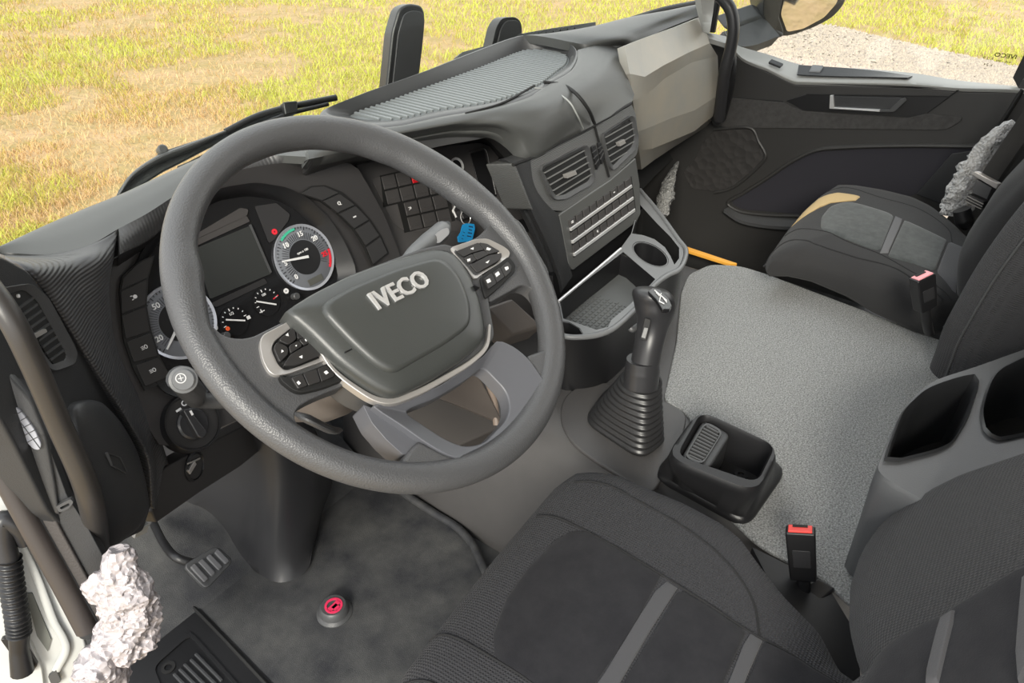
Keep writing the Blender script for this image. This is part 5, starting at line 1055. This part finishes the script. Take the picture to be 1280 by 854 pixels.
# ================================================================ passenger door
DX = 1.65; DPN = Plane((DX, 0, 0), (-1, 0, 0))
dr = thing('door_1', 'dark far side door with ledge and pull handle below the window', 'door', (DX, -.2, -.03)); dr['kind'] = 'structure'; del dr['category']; del dr['label']
def dp(pts, h=0, r=0): return P(DPN, pts, r, h)
obj('door_panel', prism(DPN, dp([(870, 46), (885, 46), (925, 74), (993, 106), (1145, 110), (1200, 115), (1278, 116), (1246, 163), (1130, 330), (1000, 460), (930, 400), (840, 300), (800, 240), (850, 100)]), -.05, 0), DOOR, dr, bev=.003)
LZ_ = [(905, 30), (923, 61), (960, 73), (994, 91), (1005, 94), (1138, 99), (1150, 95), (1195, 107), (1280, 112), (1330, 118)]
lin = [at(a, b, x=DX - .004) for a, b in ((905, 38), (925, 70), (960, 86), (992, 101), (1005, 102), (1138, 105), (1150, 106), (1200, 110), (1272, 112), (1330, 118))]
lou = [at(a, b, x=DX + .075) for a, b in ((908, 48), (923, 57), (960, 68), (998, 80), (1010, 82), (1080, 86), (1146, 92), (1195, 100), (1275, 108), (1330, 112))]
obj('door_ledge', thick(sheet([[p + V((.0, 0, -.003)) for p in lin], lin, lou], 50, 4), (.004, 0, -.006)), DOORT, dr, ang=50)
dn = lambda pts, h: DPN.uvs(pts, h)
obj('ledge_recess', thick(sheet([[at(a, b, x=DX + .010) + V((0, 0, .004)) for a, b in ((996, 95), (1040, 97), (1090, 98), (1134, 99))], [at(a, b, x=DX + .045) + V((0, 0, .004)) for a, b in ((998, 83), (1045, 86), (1100, 91), (1140, 97))]], 12, 3), (0, 0, -.002)), PLD, dr)
obj('ledge_latch', slab(at(1010, 94, x=DX + .02), at(1024, 95, x=DX + .02), at(1029, 87, x=DX + .04), at(1014, 86, x=DX + .04), (0, 0, .012)), SHM, dr, bev=.003)
obj('window_switch', slab(at(960, 80, x=DX + .01), at(975, 86, x=DX + .01), at(979, 82, x=DX + .025), at(964, 76, x=DX + .025), (0, 0, .006)), PLD, dr, bev=.002)
obj('door_strip', prism(DPN, dp([(896, 122), (913, 122), (979, 128), (990, 134), (1003, 139), (1132, 148), (1158, 142), (1203, 147), (1201, 152), (1186, 161), (1175, 163), (918, 160), (892, 158), (880, 140)], .004, .004), -.002, .004), DFAB, dr, bev=.002, label='woven grey strip')
obj('handle_pocket', prism(DPN, dp([(982, 126), (1008, 118), (1186, 121), (1160, 141), (1140, 147), (1004, 138)], .002, .006), -.02, .0025), PLD, dr, bev=.001)
obj('pocket_inset', prism(DPN, dp([(1040, 120), (1128, 122), (1131, 124), (1117, 137), (1108, 139), (1042, 134)], .003, .003), -.01, .005), PL, dr, bev=.001)  # plain plastic inset behind the pull handle
obj('pull_handle', join(prism(DPN, dp([(1038, 119), (1042, 119), (1043, 134), (1100, 137), (1100, 139.5), (1037, 135.5)], .010), .004, .014)), CHR, dr, bev=.001, label='silver pull handle')
obj('pull_grip', prism(DPN, dp([(1100, 137), (1112, 137), (1126, 124), (1132, 122), (1134, 125), (1118, 140), (1100, 140)], .010), .004, .012), PLL, dr, bev=.001)
for a, b in (((993, 103), (1200, 111)), ((1200, 111), (1159, 141)), ((915, 122), (979, 127)), ((1008, 118), (1186, 121))): obj('door_seam', tube([DPN.at(*a, .001), DPN.at(*lerp2(a, b, .5), .001), DPN.at(*b, .001)], .002, m=6), BLK, dr)
gr = dp([(868, 200), (880, 176), (893, 162), (940, 162), (957, 196), (952, 205), (915, 234), (895, 240), (864, 236), (853, 215)], .003, .01)
sg = obj('speaker_grille', prism(DPN, gr, -.004, .003), mat('speaker cloth', (.032, .030, .029), .9, bump=(42, 1, 'voronoi', .006)), dr, bev=.002)
obj('speaker_trim', tube([DPN.at(*q, .003) for q in ((893, 162), (940, 161), (948, 176), (957, 195), (950, 206), (915, 235), (893, 241))], .005, m=8), DOOR, dr)
pk = dp([(912, 253), (950, 232), (985, 207), (1018, 190), (1100, 185), (1223, 184), (1200, 215), (1145, 243), (1080, 262), (1000, 268), (928, 262)], .002, .02)
obj('door_pocket', prism(DPN, pk, -.03, .0015), mat('dark pocket lining', (.020, .019, .026), .8), dr)
obj('pocket_rim', tube([DPN.at(*q, .004) for q in ((1000, 270), (950, 268), (922, 263), (910, 254), (930, 241), (960, 222), (990, 202), (1020, 188), (1060, 184), (1140, 182), (1230, 183))], .006, m=8), DOOR, dr)
obj('pocket_ledge', thick(sheet([[DPN.at(*q, .0) for q in ((912, 258), (930, 266), (960, 270), (1000, 272))], [DPN.at(*q, .03) for q in ((905, 262), (925, 275), (960, 282), (1000, 284))]], 14, 3), (0, 0, -.01)), PLL, dr)
obj('pocket_corner', prism(DPN, dp([(1145, 243), (1190, 192), (1230, 186), (1246, 165), (1240, 200), (1190, 260)], .003), 0, .004), PL, dr, bev=.002)
obj('door_edge_seam', tube([DPN.at(1278, 112, .002), DPN.at(1262, 138, .002), DPN.at(1246, 163, .002), DPN.at(1225, 195, .002)], .005, m=8), BLK, dr)
obj('wall_right', prism(DPN.off(-.01), DPN.uvs([(1278, 100), (1400, 90), (1400, 400), (1120, 420), (1180, 280), (1244, 165)], -.01), -.05, 0), DOOR, kind='structure')
obj('trim_4', slab(at(1276, 116, x=DX + .03), at(1266, 97, x=DX + .05), at(1284, 60, x=DX + .05), at(1310, 50, x=DX + .03), (.03, 0, 0)), PLD, kind='structure', label='dark window frame pillar at the far door')
gl2 = [at(a, b, x=DX + .08) for a, b in ((905, 60), (1285, 112))]
obj('window_2', slab(gl2[0], gl2[1], gl2[1] + V((0, 0, .6)), gl2[0] + V((0, 0, .6)), (.005, 0, 0)), GLS, kind='structure', smooth=False)
WT = Plane((DX + .078, 0, 0), (-1, 0, 0)); c1 = V(WT.uv(1240, 72)); c2 = V(WT.uv(1266, 68)); an = math.atan2((V(WT.uv(1266, 71)) - V(WT.uv(1243, 68))).y, (V(WT.uv(1266, 71)) - V(WT.uv(1243, 68))).x)
INK2 = mat('etched window ink', (.10, .09, .02), .8)
obj('window_lettering', join(text('IVECO', WT, tuple(WT.uv(1257, 70)), .0135, an, 0, .0006, weight=.02, sx=1.25, mirror=True), text('E 2 9', WT, tuple(WT.uv(1235, 73)), .009, an, 0, .0006, sx=1.2, mirror=True), text('43R - 001', WT, tuple(WT.uv(1254, 77)), .007, an, 0, .0006, sx=1.2, mirror=True), text('E 24', WT, tuple(WT.uv(1235, 81)), .009, an, 0, .0006, sx=1.2, mirror=True)), INK2, MATS and bpy.data.objects['window_2'], smooth=False)
obj('wall_kick', box((DX + .004, .42, -.02), (DX + .03, .78, .60)), DOOR, kind='structure')
# far A-pillar, grab handle
obj('trim_5', thick(sheet([[at(873, -30, y=.29), at(877, 10, y=.28), at(882, 30, y=.27), at(885, 42, y=.26)], [at(896, -30, y=.26), at(892, 10, y=.26), at(889, 30, y=.25), at(887, 42, y=.25)]], 12, 3), (.01, .02, 0)), DOORT, kind='structure', label='pale inner cover of the far front pillar')
obj('trim_9', slab(at(883, 40, x=1.60), at(886, 48, x=1.58), at(910, 55, x=1.60), at(910, 46, x=1.64), (0, 0, -.012)), DOORT, kind='structure', label='pale corner ledge under the small front side window')
obj('trim_6', tube([at(900, -14, x=1.60), at(895, 10, x=1.60), at(890, 40, x=1.60)], .010, m=10), PLD, kind='structure', label='black frame of the small front side window')
gh = thing('grab_handle', 'black curved grab handle on the far front pillar beside the glovebox', 'handle', at(908, 110, x=1.56))
obj('handle_bar', tube([at(890, -14, x=1.53), at(903, -2, x=1.53), at(913, 12, x=1.53), at(917, 35, x=1.53), at(913, 62, x=1.53), at(907, 85, x=1.53), at(903, 112, x=1.54), at(899, 150, x=1.56)], .016, m=16, n=50), PSM, gh)
obj('handle_mount', tube([at(915, 62, x=1.56), at(911, 90, x=1.57), at(905, 118, x=1.58), at(896, 145, x=1.6)], [.012, .020, .024, .028]), PLD, gh)
# outside mirror
mr = thing('side_mirror', 'large grey outside mirror reflecting gravel beyond the far door', 'mirror', at(1000, 20, x=1.95))
MP_ = Plane(at(1000, 20, x=1.95), (-.66, -.70, -.20))
obj('mirror_arm', slab(at(905, 36, x=1.80), at(955, 20, x=1.86), at(984, 46, x=1.92), at(940, 60, x=1.86), (.02, .05, .03)), PLL, mr, bev=.01, seg=3)
obj('arm_root', thick(sheet([[at(903, 40, x=1.74), at(925, 33, x=1.80), at(955, 22, x=1.86)], [at(910, 55, x=1.72), at(935, 58, x=1.76), at(975, 45, x=1.84)]], 10, 4), (.0, .02, -.03)), PLL, mr)
hs = MP_.uvs([(951, -20), (953, 20), (960, 36), (972, 46), (990, 45), (1020, 34), (1042, 22), (1056, 6), (1062, -20)])
obj('mirror_housing', prism(MP_, rnd(hs, .02), -.10, 0), PLL, mr, bev=.006, seg=3)
obj('arm_column', prism(MP_, MP_.uvs([(952, -25), (952, 18), (962, 38), (974, 45), (978, 38), (972, 20), (980, -20)]), -.02, .012), PLL, mr, bev=.004)
obj('mirror_pane', prism(MP_, rnd(MP_.uvs([(984, -20), (976, 18), (984, 40), (1004, 36), (1030, 22), (1046, 4), (1052, -20)], .004), .01), .0, .004), MIRG, mr, label='reflecting mirror pane')
# ================================================================ driver door opening, left edge
gh2 = thing('grab_handle', 'long grey brown grab handle at the driver door pillar in the left foreground', 'handle', at(130, 715, x=-.31))
HM = mat('worn handle plastic', (.040, .037, .035), .33, bump=(1400, .3, 'noise', .0004))
obj('handle_bar', tube([at(-45, 325, x=-.31), at(-12, 362, x=-.31), at(14, 400, x=-.31), at(40, 452, x=-.31), at(76, 535, x=-.31), at(101, 590, x=-.31), at(112, 622, x=-.31), at(119, 655, x=-.31), at(124, 690, x=-.31), at(133, 726, x=-.31)], [.0100, .0100, .0102, .0104, .0106, .0112, .0118, .0120, .0116, .0108], m=24, n=80), HM, gh2)
JQ = Plane(at(60, 600, y=.17), (-.55, -.80, .24))
WB = JQ.off(-.03)
LP_ = lambda a, b, h=0: JQ.at(a, b, h)
jb = thing('door_jamb', 'dark plastic inner pillar trim with an oval lamp at the driver door', 'door jamb', JQ.at(110, 770))

obj('jamb_trim', prism(JQ, rnd(JQ.uvs([(-60, 400), (0, 452), (40, 500), (62, 560), (84, 620), (110, 660), (150, 735), (150, 800), (100, 800), (40, 680), (0, 585), (-60, 500)]), .004), -.015, 0), PL, jb, bev=.002)
obj('jamb_strip', prism(JQ, JQ.uvs([(-60, 420), (0, 530), (39, 588), (77, 664), (111, 726), (132, 772), (116, 785), (60, 690), (10, 600), (-60, 500)], .004), -.004, .004), mat('grained pillar strip', (.060, .054, .052), .55, bump=(500, .6, 'noise', .0008)), jb, bev=.002)
obj('jamb_cover', cush(JQ, rnd(JQ.uvs([(-10, 452), (12, 468), (40, 500), (58, 545), (70, 610), (76, 655), (64, 642), (40, 596), (0, 535), (-20, 500)], .004), .006), -.004, .004, .003), PLL, jb, ang=50)
ov = JQ.uvs([(8, 508), (16, 506), (28, 516), (44, 538), (52, 556), (50, 563), (42, 562), (26, 546), (12, 525)], .009)
obj('courtesy_lamp', prism(JQ, rnd(ov, .004), .003, .0095), LAMP, jb, bev=.001)
for t in (.2, .35, .5, .65, .8): a = lerp2((6, 512), (40, 564), t); b = lerp2((20, 504), (56, 556), t); obj('lamp_bar', barp(JQ, JQ.uv(*a, .010), JQ.uv(*b, .010), .0006, .008, .0102), PLL, jb)
obj('lamp_spine', barp(JQ, JQ.uv(12, 510, .010), JQ.uv(50, 561, .010), .0006, .008, .0102), PLL, jb)
obj('oval_catch', ringp(JQ, rnd(JQ.uvs([(70, 634), (76, 630), (88, 624), (92, 628), (86, 636), (74, 641)], .008), .001), rnd(JQ.uvs([(74, 635), (86, 629), (87, 632), (77, 637)], .008), .0005), .002, .008, 32), PLL, jb)
obj('trim_7', tube([LP_(-60, 480, .004), LP_(-22, 545, .004), LP_(7, 600, .004), LP_(40, 660, .004), LP_(78, 728, .004), LP_(109, 786, .004)], [.0088, .0095, .010, .0108, .0112, .0118], m=16, n=50), METB, kind='structure', label='brown black rubber door seal')
obj('trim_8', tube([LP_(-46, 480, .003), LP_(-6, 545, .003), LP_(22, 600, .003), LP_(56, 664, .003), LP_(92, 728, .003), LP_(124, 786, .003)],   .0035, m=10, n=50), PLL, kind='structure', label='thin grey edge strip of the door opening')
bd = thing('door_sill_body', 'white painted body step and panel under the driver door opening', 'body panel', WB.at(50, 850))
obj('sill_panel', prism(WB, WB.uvs([(-60, 500), (-10, 585), (8, 622), (60, 712), (102, 788), (112, 830), (100, 960), (-60, 960)]), -.01, 0), BODY, bd, bev=.002)
obj('sill_step', prism(WB, rnd(WB.uvs([(-40, 700), (5, 745), (36, 800), (52, 836), (60, 900), (-40, 940)], .006), .005), -.002, .006), BODY, bd, bev=.002, seg=3)
obj('sill_flange', tube([WB.at(20, 668, .003), WB.at(45, 720, .004), WB.at(66, 775, .005), WB.at(82, 810, .005), WB.at(70, 838, .005)], .0045, flat=.6), BODY, bd)
obj('sill_slot', prism(WB, rnd(WB.uvs([(32, 742), (40, 742), (64, 800), (60, 815), (46, 795)], .002), .001), -.001, .002), mat('grey green shadow slot', (.13, .135, .12), .7), bd)
obj('sill_notch', prism(WB, rnd(WB.uvs([(60, 846), (70, 838), (76, 852), (66, 860)], .008), .0006), .004, .008), PLL, bd)
cnd = thing('corrugated_conduit', 'black corrugated cable conduit beside the white body panel', 'conduit', JQ.at(20, 840, -.012))
CX_ = -.374
ctr = [LP_(11, 698, -.012), LP_(14, 725, -.012), LP_(18, 750, -.012), LP_(22, 775, -.012), LP_(24, 792, -.012)]
cen = dense(ctr, 128); R = []
for i, p in enumerate(cen):
    t = (cen[min(i + 1, 128)] - cen[max(i - 1, 0)]).normalized(); a = t.orthogonal().normalized(); b = t.cross(a); r = .0108 + .0015 * math.cos(2 * math.pi * i / 128 * 15)
    R.append([p + a * r * math.cos(2 * math.pi * k / 24) + b * r * math.sin(2 * math.pi * k / 24) for k in range(24)])
obj('corrugated_hose', grid(R, True), PLD, cnd, ang=80)
obj('upper_pipe', tube([LP_(30, 680, -.018), LP_(22, 660, -.012), LP_(6, 650, -.012), LP_(4, 672, -.012), LP_(10, 700, -.012)], [.006, .008, .0105, .0105, .0108]), PSM, cnd)
obj('lower_pipe', tube([LP_(24, 790, -.012), LP_(24, 812, -.012), LP_(28, 840, -.012)], [.0105, .0095, .0115]), PLD, cnd)
obj('pipe_flange', prism(WB, rnd(WB.uvs([(0, 800), (6, 798), (34, 812), (47, 832), (40, 842), (30, 842)], .012), .002), .006, .012), PLD, cnd, bev=.001)
bw = thing('bubble_wrap', 'crumpled clear bubble wrap tied round the foot of the near grab handle', 'wrapping', LP_(140, 800, .035))
obj('wrap_bundle', crumple([LP_(146, 686, .035), LP_(152, 712, .035), LP_(155, 740, .035), LP_(160, 768, .035), LP_(158, 792, .035), LP_(146, 812, .035)], [.010, .021, .026, .028, .029, .026], 2, m=80, n=110, amp=.30, fr=48, flat=.85), WRAP, bw, ang=25)
obj('wrap_tail', crumple([LP_(150, 800, .035), LP_(134, 818, .035), LP_(124, 845, .035), LP_(118, 900, .035)], [.020, .033, .038, .042], 7, m=80, n=80, amp=.22, fr=42, flat=.7), WRAP, bw, ang=25)
obj('wrap_cuff', crumple([LP_(122, 752, .035), LP_(120, 736, .035), LP_(122, 716, .035)], [.010, .014, .004], 4, m=48, n=40, amp=.3, fr=60), WRAP, bw, ang=25)
obj('wrap_corner', slab(LP_(165, 800, .035), LP_(180, 820, .035), LP_(160, 822, .035), at(150, 835, x=-.32), (.002, .002, .003)), WRAP, bw)
# orange strip on the far side of the tunnel
ys_ = thing('orange_strip', 'orange yellow strip lying beyond the tunnel at the far footwell', 'strip', at(885, 322, z=.27))
obj('strip_base', slab(at(853, 306, z=.255), at(922, 329, z=.255), at(912, 331, z=.25), at(856, 316, z=.25), (0, 0, -.25)), CARP, ys_)
obj('strip_face', slab(at(853, 306, z=.28), at(922, 329, z=.28), at(912, 329, z=.28), at(855, 311, z=.28), (0, 0, -.01)), YEL, ys_, bev=.002)
